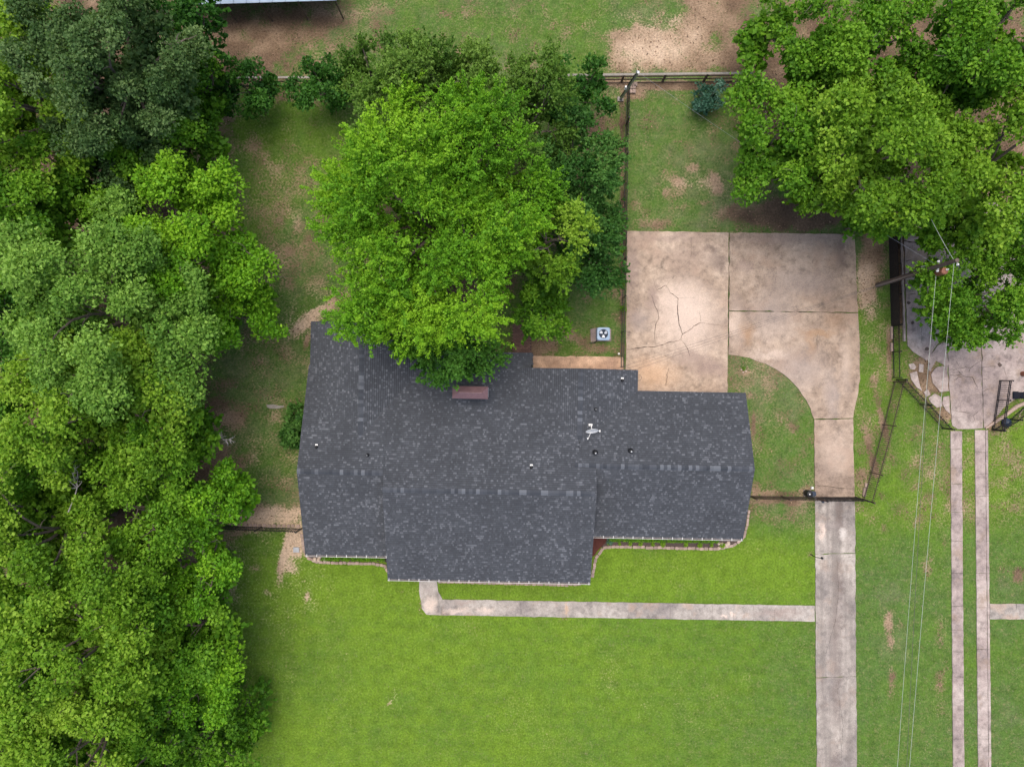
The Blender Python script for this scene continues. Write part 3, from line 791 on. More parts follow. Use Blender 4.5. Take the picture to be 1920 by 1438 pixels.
for tn, t in T.items():
    def pt(u, w, dz=0.0):
        d = w - t['r']
        z = t['h'] + (d * t['lo'][1] if d < 0 else -d * t['hi'][1]) + dz
        return (u, w, z) if t['ax'] == 'x' else (w, u, z)
    # deck: two slabs
    mb = MB()
    for (wl, sg) in ((t['lo'][0], -1), (t['hi'][0], 1)):
        segs = [(t['a'], t['b'], t['r'], wl)]
        if tn == 'centre' and sg == 1:
            segs = [(t['a'], t['b'], t['r'], cry), (t['a'], drx, cry, drr), (t['a'], ddl, drr, wl)]
        for (a, b, w0, w1) in segs:
            q = [pt(a, w0), pt(b, w0), pt(b, w1), pt(a, w1)]
            q2 = [pt(a, w0, -.10), pt(b, w0, -.10), pt(b, w1, -.10), pt(a, w1, -.10)]
            mb.add(q + q2, [(0, 1, 2, 3), (7, 6, 5, 4), (0, 4, 5, 1), (1, 5, 6, 2), (2, 6, 7, 3), (3, 7, 4, 0)])
    roof = mb.build('roof', M['deck'], house)
    roof['label'] = {'front_left': 'low gable roof over the left front wing', 'centre': 'tallest gable roof over the middle of the house', 'right': 'gable roof over the right wing beside the driveway',
                     'rear_right': 'back gable roof beside the parking pad', 'rear_left': 'back gable roof beside the left yard'}[tn]
    # shingle tabs
    V = []; TN = []
    for (wl, sg, pc) in ((t['lo'][0], -1, t['lo'][1]), (t['hi'][0], 1, t['hi'][1])):
        run = abs(wl - t['r']); cosp = 1 / math.sqrt(1 + pc * pc)
        e = 0.145 * cosp
        n = int(run / e) + 1
        for i in range(n):
            w_lo = wl - sg * i * e; w_hi = wl - sg * min(run, (i + 1) * e - 0.017)
            if (w_hi - t['r']) * sg < 0: w_hi = t['r']
            if tn == 'centre' and sg == 1 and False: pass
            W = np.random.default_rng(hash((tn, sg, i)) % 99991 if False else (i * 7919 + sg * 131 + len(tn) * 977)).choice([.08, .10, .12, .14, .17, .22], int((t['b'] - t['a']) / .08) + 4)
            us = t['a'] - random.random() * .3 + np.concatenate([[0], np.cumsum(W)])
            us = np.clip(us, t['a'], t['b'])
            for a, b in zip(us[:-1], us[1:]):
                if b - a < .02: continue
                lift = random.choice((.012, .018, .026))
                V.append([pt(a, w_lo, lift + .012), pt(b - .004, w_lo, lift + .012), pt(b - .004, w_hi, .008), pt(a, w_hi, .008)])
                rr = random.random()
                TN.append(random.uniform(.84, 1.0) if rr < .11 else random.uniform(.6, .84) if rr < .27 else random.uniform(.25, .58))
    V = np.array(V); TN = np.array(TN)
    c = V.mean(1)
    keep = np.ones(len(V), bool)
    own = tent_h(t, c[:, 0], c[:, 1])
    keep &= own > 0
    for t2 in T.values():
        if t2 is not t: keep &= ~(tent_h(t2, c[:, 0], c[:, 1]) > c[:, 2] + .05)
    V = V[keep]; TN = TN[keep]
    # patchy wear: loose clusters of paler tabs
    cl = fbm(V.mean(1)[:, 0], V.mean(1)[:, 1], 1.6, 77, 3)
    TN = np.clip(TN + (cl - .5) * .22, 0, 1)
    # consistent upward winding
    nz = np.cross(V[:, 1] - V[:, 0], V[:, 2] - V[:, 0])[:, 2]
    V[nz < 0] = V[nz < 0][:, ::-1]
    me = quads('shingles', V.reshape(-1, 3), np.arange(len(V) * 4).reshape(-1, 4))
    at = me.attributes.new('tone', 'FLOAT', 'FACE'); at.data.foreach_set('value', TN.astype(np.float32))
    o = link('shingles', me, M['shingle'], roof); o['kind'] = 'stuff'
    # ridge caps, one piece each
    g0, g1 = t['lo'][1], t['hi'][1]
    hw = 0.17
    cap = [(0, -hw, -hw * g0 + .035), (0, 0, .05), (0, hw, -hw * g1 + .035), (.235, -hw, -hw * g0 + .022), (.235, 0, .037), (.235, hw, -hw * g1 + .022)]
    if t['ax'] == 'y': cap = [(v[1], v[0], v[2]) for v in cap]
    cf = [(0, 1, 4, 3), (1, 2, 5, 4)]
    if t['ax'] == 'x': cf = [f[::-1] for f in cf]
    cme = bpy.data.meshes.new('ridge_cap'); cme.from_pydata(cap, [], cf); cme.update()
    u = t['a'] + .005
    while u < t['b'] - .23:
        pos = (u, t['r'], t['h']) if t['ax'] == 'x' else (t['r'], u, t['h'])
        mx = (u + .1, t['r']) if t['ax'] == 'x' else (t['r'], u + .1)
        if roof_h(*mx) < t['h'] + .02:
            o = link('ridge_cap', cme, M['cap'], roof, pos)
        u += .23
    # walls under this wing, gable ends included
    ins = .42
    wa, wb = t['a'] + ins, t['b'] - ins
    mb = MB()
    ridge_z = t['h'] - .16
    prof = [(t['lo'][0] + ins, 0), (t['lo'][0] + ins, pt(0, t['lo'][0] + ins)[2] - .16), (t['r'], ridge_z), (t['hi'][0] - ins, pt(0, t['hi'][0] - ins)[2] - .16), (t['hi'][0] - ins, 0)]
    if tn in ('centre',): prof[3:] = [(brr - 2.2, pt(0, brr - 2.2)[2] - .16), (brr - 2.2, 0)]
    vs = []
    for uu in (wa, wb):
        for (w, z) in prof: vs.append((uu, w, z) if t['ax'] == 'x' else (w, uu, z))
    mb.add(vs, [(0, 1, 2, 3, 4), (9, 8, 7, 6, 5), (0, 5, 6, 1), (3, 8, 9, 4)])
    mb.build('wall', M['brick'], house)
    # fascia along the eaves and rakes (a step outside the deck)
    for uu in (t['a'] + .02, t['b'] - .02):
        for wl in (t['lo'][0], t['hi'][0]):
            if tn == 'centre' and (wl > 0 or uu > 0) and wl == t['hi'][0]: continue
            MB().beam(pt(uu, t['r'], -.19), pt(uu, wl, -.19), .03, .17).build('rake_board', M['fascia'], house)

# gutters along the three front eaves
for (xa, xb, ye) in ((ax0 + .02, bx0 - .02, aey), (bx0, bx1, bey), (bx1 + .05, cx1, cey)):
    mb = MB()
    L_ = xb - xa; xm = (xa + xb) / 2
    mb.box((xm, ye - .105, EV - .06), (L_, .016, .12))
    mb.box((xm, ye - .055, EV - .125), (L_, .09, .012))
    mb.box((xm, ye - .012, EV - .075), (L_, .018, .10))
    gt = mb.build('gutter', M['white'], house)
    MB().box((xm, ye - .058, EV - .085), (L_ - .02, .072, .06)).build('gutter_debris', M['mulch'], gt)
    hm = None
    n = int(L_ / .66)
    for i in range(n + 1):
        xx = xa + .1 + (L_ - .2) * i / n
        if hm is None:
            h_ = MB().box((0, 0, 0), (.035, .17, .012)).build('gutter_hanger', M['white'], gt); hm = h_.data
        else:
            h_ = link('gutter_hanger', hm, None, gt)
        h_.location = (xx, ye - .03, EV + .045)

# chimney chase with a hipped sheet-metal cap
chx, chy = Lc(881, 736, 5.3)
chz = 4.95
cw, cd = 2.28, .80
MB().box((chx + .02, chy, 3.9), (cw - .10, cd - .16, 2.1)).build('chimney', M['white'], house)
chim = bpy.context.scene.objects['chimney']
a, b, z0, z1 = cw / 2, cd / 2, chz, chz + .30
rl = cw / 2 - cd / 2
vs = [(-a, -b, z0), (a, -b, z0), (a, b, z0), (-a, b, z0), (-rl, 0, z1), (rl, 0, z1), (-a, -b, z0 - .12), (a, -b, z0 - .12), (a, b, z0 - .12), (-a, b, z0 - .12)]
MB().add([(v[0] + chx, v[1] + chy, v[2]) for v in vs], [(0, 1, 5, 4), (1, 2, 5), (2, 3, 4, 5), (3, 0, 4), (0, 6, 7, 1), (1, 7, 8, 2), (2, 8, 9, 3), (3, 9, 6, 0), (9, 8, 7, 6)]).build('chimney_cap', M['chimney_cap'], chim)
mb = MB()
for q in ((-a, -b), (a, -b), (a, b), (-a, b)):
    mb.beam((chx + q[0], chy + q[1], z0 + .012), (chx + (rl if q[0] > 0 else -rl), chy, z1 + .012), .035, .02)
mb.beam((chx - rl, chy, z1 + .014), (chx + rl, chy, z1 + .014), .035, .02)
mb.build('cap_seam', M['chimney_cap'], chim)

# vent pipes with rubber boots
for (px, py, kind) in ((593, 838, 'w'), (690, 853, 's'), (996, 875, 'w'), (1119, 768, 's'), (1116, 849, 'b'), (1183, 846, 'b'), (1173, 713, 'w')):
    x, y = Lc(px, py, 4.3)
    z = roof_h(x, y)
    r = .055 if kind != 'b' else .09
    hh = .30 if kind != 'b' else .42
    vp = MB().lathe((x, y, z - .05), [(r, 0), (r, hh), (r * .7, hh + .005), (r * .7, hh - .08)], 12).build('vent_pipe', M['black'], house)
    MB().lathe((x, y, z - .02), [(r * 2.3, 0), (r * 2.1, .05), (r * 1.25, .14), (r * 1.02, .15)], 12).build('boot', M['black'], vp)
    if kind == 'b':
        MB().lathe((x, y, z + hh), [(r * .55, -.02), (r * .55, .02), (.01, .03)], 10).build('vent_cap', M['grey_metal'], vp)
    if kind == 's':
        MB().lathe((x, y, z + hh - .05), [(r * .5, -.02), (r * .5, .01), (.01, .015)], 10).build('vent_cap', M['grey_metal'], vp)
    if kind == 'w':
        MB().box((x, y + .14, z + .02), (.17, .11, .04)).build('flashing', M['white'], vp)

# ------------------------------------------------------------------ fences
def wall_line(pts):
    return [np.array(G(q[0], q[1])) for q in pts]


def iron_fence(name, label, cat, pts, h, mat, spacing=0.14, post_every=2.4, screen=False, rails=(0.15, 0.86), group=None, pr=0.015, double=False, skip=0.0):
    """picket fence along ground pixels pts"""
    P = wall_line(pts)
    t = empty(name, tuple(P[0]))
    tag(t, label, cat, group)
    base = P[0]
    pick = None; post = None
    for a, b in zip(P[:-1], P[1:]):
        d = b - a; ln = np.linalg.norm(d); d = d / ln
        ang = math.atan2(d[1], d[0])
        for zr in rails:
            mb = MB().beam(a + np.array((0, 0, zr * h)), b + np.array((0, 0, zr * h)), .042, .042)
            mb.build('rail', mat, t)
        n = int(ln / spacing)
        for i in range(1, n):
            q = a + d * ln * i / n - base
            if pick is None:
                o = MB().box((0, 0, h / 2 + .02), (pr * 2, pr * 2, h - .06)).add([(0, 0, h + .05), (-pr * 1.6, -pr * 1.6, h - .02), (pr * 1.6, -pr * 1.6, h - .02), (pr * 1.6, pr * 1.6, h - .02), (-pr * 1.6, pr * 1.6, h - .02)], [(0, 1, 2), (0, 2, 3), (0, 3, 4), (0, 4, 1)]).build('picket', mat, t, origin=(0, 0, 0))
                pick = o.data
            else:
                o = link('picket', pick, None, t)
            o.location = q; o.rotation_euler = (random.gauss(0, .008), random.gauss(0, .008), ang)
        npst = max(1, round(ln / post_every))
        for i in range(npst + 1):
            q = a + d * ln * i / npst - base
            if post is None:
                o = MB().box((0, 0, (h + .1) / 2), (.075, .075, h + .1)).box((0, 0, h + .115), (.1, .1, .03)).build('post', mat, t, origin=(0, 0, 0)); post = o.data
            else:
                o = link('post', post, None, t)
            o.location = q; o.rotation_euler = (0, 0, ang)
        if screen:
            nv = np.array((-d[1], d[0], 0)) * .06
            if nv[0] > 0: nv = -nv
            MB().beam(a + nv + np.array((0, 0, h * .49)), b + nv + np.array((0, 0, h * .49)), .012, h * .94).build('screen_panel', M['screen'], t)
    return t


iron_fence('iron_fence', 'black iron picket fence joining the left wing to the woods', 'fence', [(415, 985), (566, 990.5)], 1.25, M['iron'])
iron_fence('iron_fence', 'black iron picket fence from the right wing to the driveway gate', 'fence', [(1404, 929), (1526, 931.5)], 1.55, M['rust_iron'])
iron_fence('driveway_gate', 'black iron gate closed across the straight driveway', 'gate', [(1529, 931.5), (1603, 931.5)], 1.8, M['iron'], spacing=.10, post_every=3.2, rails=(.08, .5, .9))
iron_fence('iron_fence', 'short black iron fence between driveway gate and slanting fence', 'fence', [(1605, 932), (1617, 936)], 1.5, M['iron'], post_every=1)
iron_fence('iron_fence', 'rusty brown picket fence slanting down beside the driveway', 'fence', [(1617, 935), (1631, 885), (1655, 796), (1675, 716)], 1.55, M['rust_iron'], post_every=2.5)
iron_fence('iron_fence', 'black picket fence running up from the slanting fence to the screen', 'fence', [(1674, 708), (1672.5, 612)], 1.0, M['iron'], post_every=1.75)
iron_fence('screened_fence', 'dark cloth screened fence beside the bare soil strip', 'fence', [(1672, 611), (1669, 500), (1667, 420)], 1.15, M['iron'], screen=True)
iron_fence('iron_fence', 'black picket fence slanting toward the wheel tracks', 'fence', [(1680, 712), (1724, 758), (1766, 803)], 1.28, M['iron'], post_every=2.1)
iron_fence('swing_gate', 'black picket gate standing open at the right edge', 'gate', [(1873, 714), (1868, 750), (1859.5, 805)], 1.28, M['iron'], spacing=.15, post_every=4, rails=(.06, .17, .83, .94))
iron_fence('iron_fence', 'black picket fence below the open gate at the right edge', 'fence', [(1861, 806), (1893, 786), (1925, 757)], 1.1, M['iron'], post_every=3)
iron_fence('iron_fence', 'long black picket fence dividing back yard from parking pad', 'fence', [(1175.5, 172), (1171, 300), (1169.5, 420), (1166.5, 560), (1164, 688)], 1.45, M['iron'], post_every=3.2)

# wooden rail fence at the back of the yard
wf = empty('rail_fence', G(1407, 153)); tag(wf, 'weathered grey wooden rail fence along the back yard', 'fence')
A = np.array(G(960, 157)); B = np.array(G(1400, 152))
MB().beam(A + (0, 0, 1.22), B + (0, 0, 1.22), .15, .045).build('top_rail', M['grey_wood'], wf)
for z in (.35, .78):
    MB().beam(A + (0, .05, z), B + (0, .05, z), .04, .14).build('rail', M['dark_wood'], wf)
for px in (966, 1010, 1088, 1165, 1242, 1319, 1398):
    q = A + (B - A) * (px - 960) / 440
    MB().box((q[0], q[1], .6), (.13, .13, 1.18)).build('post', M['dark_wood'], wf)
MB().beam(A + (0, -.05, .03), B + (0, -.05, .03), .03, .06).build('bottom_wire', M['rust_iron'], wf)
wf2 = empty('rail_fence', G(500, 159)); tag(wf2, 'short piece of wooden rail fence showing between two dark bushes', 'fence')
A = np.array(G(440, 160)); B = np.array(G(600, 160))
MB().beam(A + (0, 0, 1.22), B + (0, 0, 1.22), .14, .045).build('top_rail', M['grey_wood'], wf2)
MB().beam(A + (0, 0, .6), B + (0, 0, .6), .04, .14).build('rail', M['dark_wood'], wf2)
for px in (445, 500, 545, 595):
    MB().box((*G(px, 160)[:2], .6), (.12, .12, 1.18)).build('post', M['dark_wood'], wf2)
MB().beam(A + (0, -.05, .05), B + (0, -.05, .05), .05, .10).build('bottom_wire', M['rust_iron'], wf2)

# ------------------------------------------------------------------ utility poles and wires
pb = np.array(G(1645, 535)); ptp = np.array(G(1795, 488, 9.2))
up = empty('utility_pole', tuple(pb)); tag(up, 'tall brown wooden utility pole with a rusty transformer', 'utility pole')
MB().tube([pb, pb + (ptp - pb) * .5, ptp], [.17, .15, .12], 12).build('pole', M['pole_wood'], up, smooth=False)


def on_pole(k): return pb + (ptp - pb) * k


c = np.array(G(1768, 509, 7.2)); c[2] = 6.7
tr = MB().lathe(c, [(.10, -.06), (.22, 0), (.23, .62), (.20, .70), (.08, .74)], 14).build('transformer', M['copper'], up, smooth=False)
MB().lathe(c + np.array((.06, .06, .72)), [(.05, 0), (.06, .08), (.035, .10), (.05, .18), (.02, .24)], 8).build('bushing', M['white'], tr)
MB().beam(on_pole(.76), c + np.array((0, 0, .35)), .08, .12).build('bracket', M['grey_metal'], tr)
q = on_pole(.62) + np.array((-.25, .22, 0))
fc = MB().tube([q + (0, 0, -.35), q + (0, 0, .25)], .09, 8).build('fuse_cutout', M['black'], up)
MB().tube([q + (0, 0, .25), q + (.05, 0, .75)], .03, 6).build('fuse_tube', M['white'], fc)
MB().beam(on_pole(.70), q, .04, .05).build('fuse_bracket', M['grey_metal'], fc)
for k, off in ((.985, (.12, -.22, 0)), (.80, (-.08, -.30, .05)), (.82, (-.10, .25, .0))):
    q = on_pole(k) + np.array(off)
    ins = MB().lathe(q, [(.03, -.08), (.07, -.05), (.04, 0), (.065, .03), (.03, .08)], 8).build('insulator', M['white'], up)
    MB().beam(on_pole(k), q, .03, .03).build('insulator_pin', M['grey_metal'], ins)


def cable(name, label, a, b, sag, rad, mat, n=24, group=None):
    a, b = np.array(a), np.array(b)
    pts = []
    for i in range(n + 1):
        t = i / n
        q = a + (b - a) * t
        q[2] -= sag * 4 * t * (1 - t)
        pts.append(q)
    o = MB().tube(pts, rad, 5).build(name, mat, origin=tuple(a))
    tag(o, label, 'cable', group)
    return o


def along(pa, pb_, ha, hb, ext):
    a = np.array(G(*pa, ha)); b = np.array(G(*pb_, hb))
    return a, a + (b - a) * ext


a, b = along((1789, 493), (1710, 1438), 9.0, 8.2, 1.6)
cable('power_line', 'right hand pale power line running down from the utility pole', a, b, .25, .0095, M['wire'])
a, b = along((1755, 517), (1687, 1438), 7.4, 7.0, 1.6)
cable('power_line', 'left hand pale power line running down from the utility pole', a, b, .25, .0095, M['wire'])
a, b = along((1752, 520), (1705, 1438), 6.2, 5.4, 1.6)
cable('power_line', 'thin dark cable between driveway and wheel tracks', a, b, .3, .012, M['dark_wire'])
pole2_top = np.array(G(1197, 136, 5.2)); pole2_base = np.array(G(1163, 187))
cable('guy_wire', 'pale grey wire from the utility pole across to the short pole', G(1753, 495, 7.2), tuple(pole2_top), .5, .006, M['grey_metal'], 40)
hs = np.array(G(1180, 697, 3.2))
for i, (dy, lab) in enumerate(((0, 'uppermost thin service cable crossing the parking pad to the house'), (.28, 'middle thin service cable crossing the parking pad to the house'), (.55, 'lowest thin service cable crossing the parking pad to the house'))):
    cable('service_cable', lab, on_pole(.62 - .03 * i), hs + np.array((-.9 * i, -.05 * i, -.1 * i)), .30 + .12 * i, .007, M['dark_wire'], 40)
cable('service_cable', 'short wire leaving the pole top into the right hand trees', on_pole(.97), on_pole(.97) + np.array((-1.4, 2.4, .1)), .05, .012, M['wire'], 6)

sp = empty('short_pole', tuple(pole2_base)); tag(sp, 'grey metal pole leaning at the back fence corner', 'pole')
MB().tube([pole2_base, pole2_top], [.10, .085], 10).build('pole', M['grey_metal'], sp)
d2 = pole2_top - pole2_base
MB().box(tuple(pole2_base + d2 * .45 + np.array((-.14, 0, 0))), (.16, .12, .45)).build('meter_box', M['white'], sp)
MB().tube([pole2_base + d2 * .1 + (-.12, 0, 0), pole2_base + d2 * .95 + (-.12, 0, 0)], .03, 6).build('conduit', M['black'], sp)
MB().box(tuple(pole2_base + np.array((0, 0, .06))), (.42, .32, .12)).build('base_block', M['walk'], sp)
MB().lathe(tuple(pole2_top + np.array((-.05, .05, -.05))), [(.05, -.06), (.10, 0), (.04, .08)], 8).build('weatherhead', M['grey_metal'], sp)

# ------------------------------------------------------------------ air conditioner, dish, lamp and small yard things
ax, ay, _ = G(1131.5, 626, .8)
ac = empty('air_conditioner', (ax, ay, 0)); tag(ac, 'pale blue air conditioner unit with a three blade fan', 'air conditioner')
z = .82; w = .86
mb = MB()
for sx in (-1, 1):
    for sy in (-1, 1):
        mb.box((ax + sx * (w / 2 - .04), ay + sy * (w / 2 - .04), .45), (.07, .07, .70))
mb.box((ax, ay, .10), (w, w, .08))
mb.build('casing', M['ac_blue'], ac)
MB().box((ax, ay, .45), (w - .06, w - .06, .66)).build('coil', M['ac_dark'], ac)
# rounded top with a round fan opening
n = 48; ro = .325
inner = [(ax + ro * math.cos(2 * math.pi * k / n), ay + ro * math.sin(2 * math.pi * k / n)) for k in range(n)]
outer = []
for k in range(n):
    a_ = 2 * math.pi * k / n
    c_, s_ = math.cos(a_), math.sin(a_)
    rr = (abs(c_) ** 8 + abs(s_) ** 8) ** (-1 / 8) * (w / 2 + .012)
    outer.append((ax + rr * c_, ay + rr * s_))
vs = [(q[0], q[1], z) for q in outer] + [(q[0], q[1], z + .035) for q in outer] + [(q[0], q[1], z + .05) for q in inner] + [(q[0], q[1], z - .05) for q in inner]
fs = []
for k in range(n):
    k2 = (k + 1) % n
    fs += [(k, k2, n + k2, n + k), (n + k, n + k2, 2 * n + k2, 2 * n + k), (2 * n + k, 2 * n + k2, 3 * n + k2, 3 * n + k)]
MB().add(vs, fs).build('top_panel', M['ac_blue'], ac)
for k in range(3):
    a0 = 2 * math.pi * k / 3 + .45
    vs = []
    for r_, wd, tz in ((.06, .5, 0), (.18, .52, .01), (.30, .42, .02)):
        vs += [(ax + r_ * math.cos(a0 - wd), ay + r_ * math.sin(a0 - wd), z - .03 - tz), (ax + r_ * math.cos(a0 + wd), ay + r_ * math.sin(a0 + wd), z + .0 + tz)]
    MB().add(vs, [(0, 1, 3, 2), (2, 3, 5, 4)]).build('fan_blade', M['blade'], ac)
MB().lathe((ax, ay, z - .05), [(.07, 0), (.07, .08), (.03, .10)], 14).build('fan_hub', M['ac_dark'], ac)
mb = MB()
for rr in (.12, .19, .26):
    mb.tube([(ax + rr * math.cos(t_), ay + rr * math.sin(t_), z + .05) for t_ in np.linspace(0, 2 * math.pi, 25)], .003, 4, False)
mb.build('fan_guard', M['ac_dark'], ac)
pd = MB().prism(rough_poly([(1107, 617), (1119, 615), (1146, 617), (1146, 640), (1108, 641)], .3, .01), -.02, .055).build('equipment_pad', M['strip']); tag(pd, 'small concrete pad under the air conditioner', 'pad')
ln = MB().tube([(ax - .4, ay - .42, .35), (ax - .55, ay - .6, .12), (ax - .9, ay - .62, .08)], .03, 6).build('refrigerant_line', M['black'], ac)

# satellite dish
dx, dy, _ = G(1111, 807, 4.6)
hl = Lc(1108, 798, 4.2); dz = roof_h(*hl)
base = np.array((*G(1107, 797, dz)[:2], dz))
dish = empty('satellite_dish', tuple(base)); tag(dish, 'white oval satellite dish standing on the roof', 'satellite dish')
ctr = np.array((dx, dy, dz + .55))
nd = np.array((.10, -.90, .42)); nd /= np.linalg.norm(nd)
e1 = np.cross(nd, (0, 0, 1)); e1 /= np.linalg.norm(e1); e2 = np.cross(e1, nd)
tl = R(14); e1, e2 = e1 * math.cos(tl) + e2 * math.sin(tl), -e1 * math.sin(tl) + e2 * math.cos(tl)
vs = []; fs = []
for side in (0, 1):
    for j in range(6):
        r_ = j / 5
        for k in range(28):
            a_ = 2 * math.pi * k / 28
            vs.append(ctr + e1 * .42 * r_ * math.cos(a_) + e2 * .36 * r_ * math.sin(a_) + nd * (.085 * r_ * r_ - .02 * side))
    for j in range(5):
        for k in range(28):
            k2 = (k + 1) % 28
            b_ = side * 168
            q = (b_ + j * 28 + k, b_ + j * 28 + k2, b_ + (j + 1) * 28 + k2, b_ + (j + 1) * 28 + k)
            fs.append(q if side == 0 else q[::-1])
for k in range(28): fs.append((140 + k, 140 + (k + 1) % 28, 308 + (k + 1) % 28, 308 + k))
MB().add(vs, fs).build('reflector', M['white'], dish, smooth=False)
tip = ctr + nd * .25 + np.array((-.30, -.38, -.05))
arm = MB().tube([ctr - e2 * .33 + nd * .06, tip], .017, 6).build('feed_arm', M['white'], dish)
MB().tube([tip, tip - nd * .12], [.03, .045], 8).build('receiver', M['white'], arm)
MB().tube([base + (.0, 0, .02), base + (0, 0, .35), ctr - nd * .04], .028, 8).build('mast', M['white'], dish)
MB().box(tuple(base + (0, .02, .05)), (.26, .14, .03)).build('mount_foot', M['white'], dish)
MB().tube([ctr - e1 * .40 + nd * .07, ctr - e1 * .52 + nd * .07], .02, 6).box(tuple(ctr - e1 * .53 + nd * .07), (.06, .14, .06)).build('side_bracket', M['white'], dish)

# yard lamp beside the driveway
lb = np.array(G(1520, 1039)); lt = np.array(G(1541, 1046, 1.75))
lamp = empty('yard_lamp', tuple(lb)); tag(lamp, 'thin black lamp post leaning over the driveway edge', 'lamp')
m1 = np.array(G(1531, 1045, 1.15))
MB().tube([lb, lb + (0, 0, .5), m1, lt], [.04, .032, .028, .026], 8).build('post', M['black'], lamp)
MB().lathe(tuple(lt + np.array((0, 0, -.05))), [(.05, 0), (.085, .03), (.085, .12), (.04, .17), (.01, .19)], 10).build('lamp_head', M['black'], lamp)

# gate motor beside the driveway gate
gx, gy, _ = G(1514, 924)
gm = empty('gate_motor', (gx, gy, 0)); tag(gm, 'dark navy gate motor box beside the driveway gate', 'gate motor')
MB().box((gx - .05, gy, .05), (.5, .45, .1)).build('base', M['walk'], gm)
MB().lathe((gx - .10, gy + .02, .1), [(.24, 0), (.24, .45), (.20, .56), (.10, .60)], 18).build('housing', M['black'], gm)
MB().prism([(gx - .05, gy + .22), (gx + .38, gy + .16), (gx + .42, gy - .12), (gx + .0, gy - .22)], .12, .50).build('cover', M['navy'], gm)
MB().lathe((gx - .14, gy + .02, .70), [(.05, 0), (.05, .02), (.02, .03)], 10).build('status_light', M['white'], gm)
MB().beam((gx + .15, gy - .15, .5), (gx + .75, gy - .50, .75), .07, .07).build('arm', M['black'], gm)
MB().box((gx + .28, gy + .38, .1), (.14, .16, .2)).build('junction_box', M['white'], gm)
MB().box((gx + .78, gy - .52, .72), (.14, .12, .14)).build('arm_bracket', M['navy'], gm)

# at the right edge: operator post, round meter, bag
q = np.array(G(1896, 741)); q2 = np.array(G(1925, 741, 1.25))
go = empty('gate_operator', tuple(q)); tag(go, 'navy blue gate operator box behind the open gate', 'gate operator')
MB().box((q[0] + .25, q[1], .55), (.34, .46, 1.05)).build('cabinet', M['navy'], go)
MB().box((q[0] + .25, q[1], 1.10), (.40, .52, .06)).build('lid', M['black'], go)
MB().box((q[0] + .25, q[1], .06), (.42, .54, .05)).build('foot', M['black'], go)
MB().beam((q[0] + .06, q[1] - .1, .8), (q[0] - .05, q[1] - .25, .8), .05, .05).build('arm', M['iron'], go)
q = G(1916, 701)
rm = empty('round_post_cap', q); tag(rm, 'round post with a white and rusty top at the right edge', 'post')
MB().lathe(q, [(.18, 0), (.18, .55), (.14, .60)], 16).build('drum', M['copper'], rm)
MB().lathe((q[0] + .02, q[1] + .02, .6), [(.13, 0), (.12, .03), (.02, .05)], 14).build('cap', M['white'], rm)
q = G(1884, 792)
mb = MB()
mb.lathe((q[0], q[1], 0), [(.26, 0), (.34, .12), (.30, .30), (.14, .42), (.03, .46)], 9)
o = mb.build('rubbish_bag', M['navy'], origin=q); tag(o, 'dark blue rubbish bag lying inside the open gate corner', 'bag')
q = [G(1940, 748), G(1905, 762), G(1884, 778), G(1866, 790), G(1846, 803)]
o = MB().tube([(v[0], v[1], .09) for v in q], [.14, .14, .13, .11, .08], 8).build('log', M['paver'], origin=q[0]); tag(o, 'pale fallen log under the open gate', 'log')
o = MB().tube([(v[0], v[1], .03) for v in (G(1925, 765), G(1918, 768), G(1912, 776), G(1910, 783))], .02, 6).build('garden_hose', M['rock'], origin=G(1918, 770)); tag(o, 'thin yellow hose end on the grass at the right edge', 'hose')

# hoop beside the garage roof
x, y, _ = G(1198, 708, 2.6)
hp = empty('metal_hoop', (x, y, 0)); tag(hp, 'thin dark metal hoop at the garage roof edge', 'hoop')
MB().tube([(x + .20 * math.cos(t_), y + .20 * math.sin(t_), 2.45) for t_ in np.linspace(0, 2 * math.pi, 25)], .011, 6, False).build('ring', M['dark_wire'], hp)
MB().beam((x - .20, y, 2.45), (x - .62, y, 2.40), .05, .05).build('bracket', M['iron'], hp)

q = G(1160, 663.5)
o = MB().lathe(q, [(.06, 0), (.075, .10), (.07, .13), (.02, .14)], 14).build('cleanout_cap', M['white'], origin=q); tag(o, 'small round white pipe cap in the grass beside the fence', 'pipe cap')
q = G(556, 1030)
o = MB().box((q[0], q[1], .05), (.42, .36, .10)).box((q[0], q[1], .105), (.36, .30, .02)).build('meter_lid', M['grey_metal'], origin=q); tag(o, 'square grey metal lid in bare soil by the left wing', 'lid')
q = G(516, 762)
o = MB().prism([G(*v)[:2] for v in ((500, 759), (512, 758), (520, 760), (533, 760.5), (533, 763.5), (521, 766), (508, 766), (502, 764))], .015, .06).build('board', M['grey_wood'], origin=q); tag(o, 'weathered grey board lying on the left side lawn', 'board')
for i, (px, py) in enumerate(((1181, 165), (1188, 165), (1181, 173), (1188, 173), (1184, 158), (1191, 160))):
    q = G(px, py)
    o = MB().box((q[0], q[1], .1), (.24, .26, .19), random.uniform(-.1, .1)).build('paving_block', M['paver'], origin=q)
    tag(o, ('lower left', 'lower right', 'bottom left', 'bottom right', 'top left', 'top right')[i].replace('lower', 'middle') + ' tan block of the pile beside the leaning grey pole', 'block', 'concrete blocks piled at the fence corner')
q = G(1381, 158)
o = MB().box((q[0], q[1], .06), (.26, .18, .12), .1).build('paving_block', M['rock'], origin=q); tag(o, 'single pale block lying under the right end of the rail fence', 'block')
for (px, py, w_, d_, lab) in ((1674.5, 624, .18, .9, 'upper'), (1674, 651, .16, .6, 'lower')):
    q = G(px - 3, py)
    o = MB().box((q[0], q[1], .06), (w_, d_, .14)).build('stone_slab', M['paver'], origin=q); tag(o, lab + ' pale stone slab at the foot of the black picket fence', 'slab')
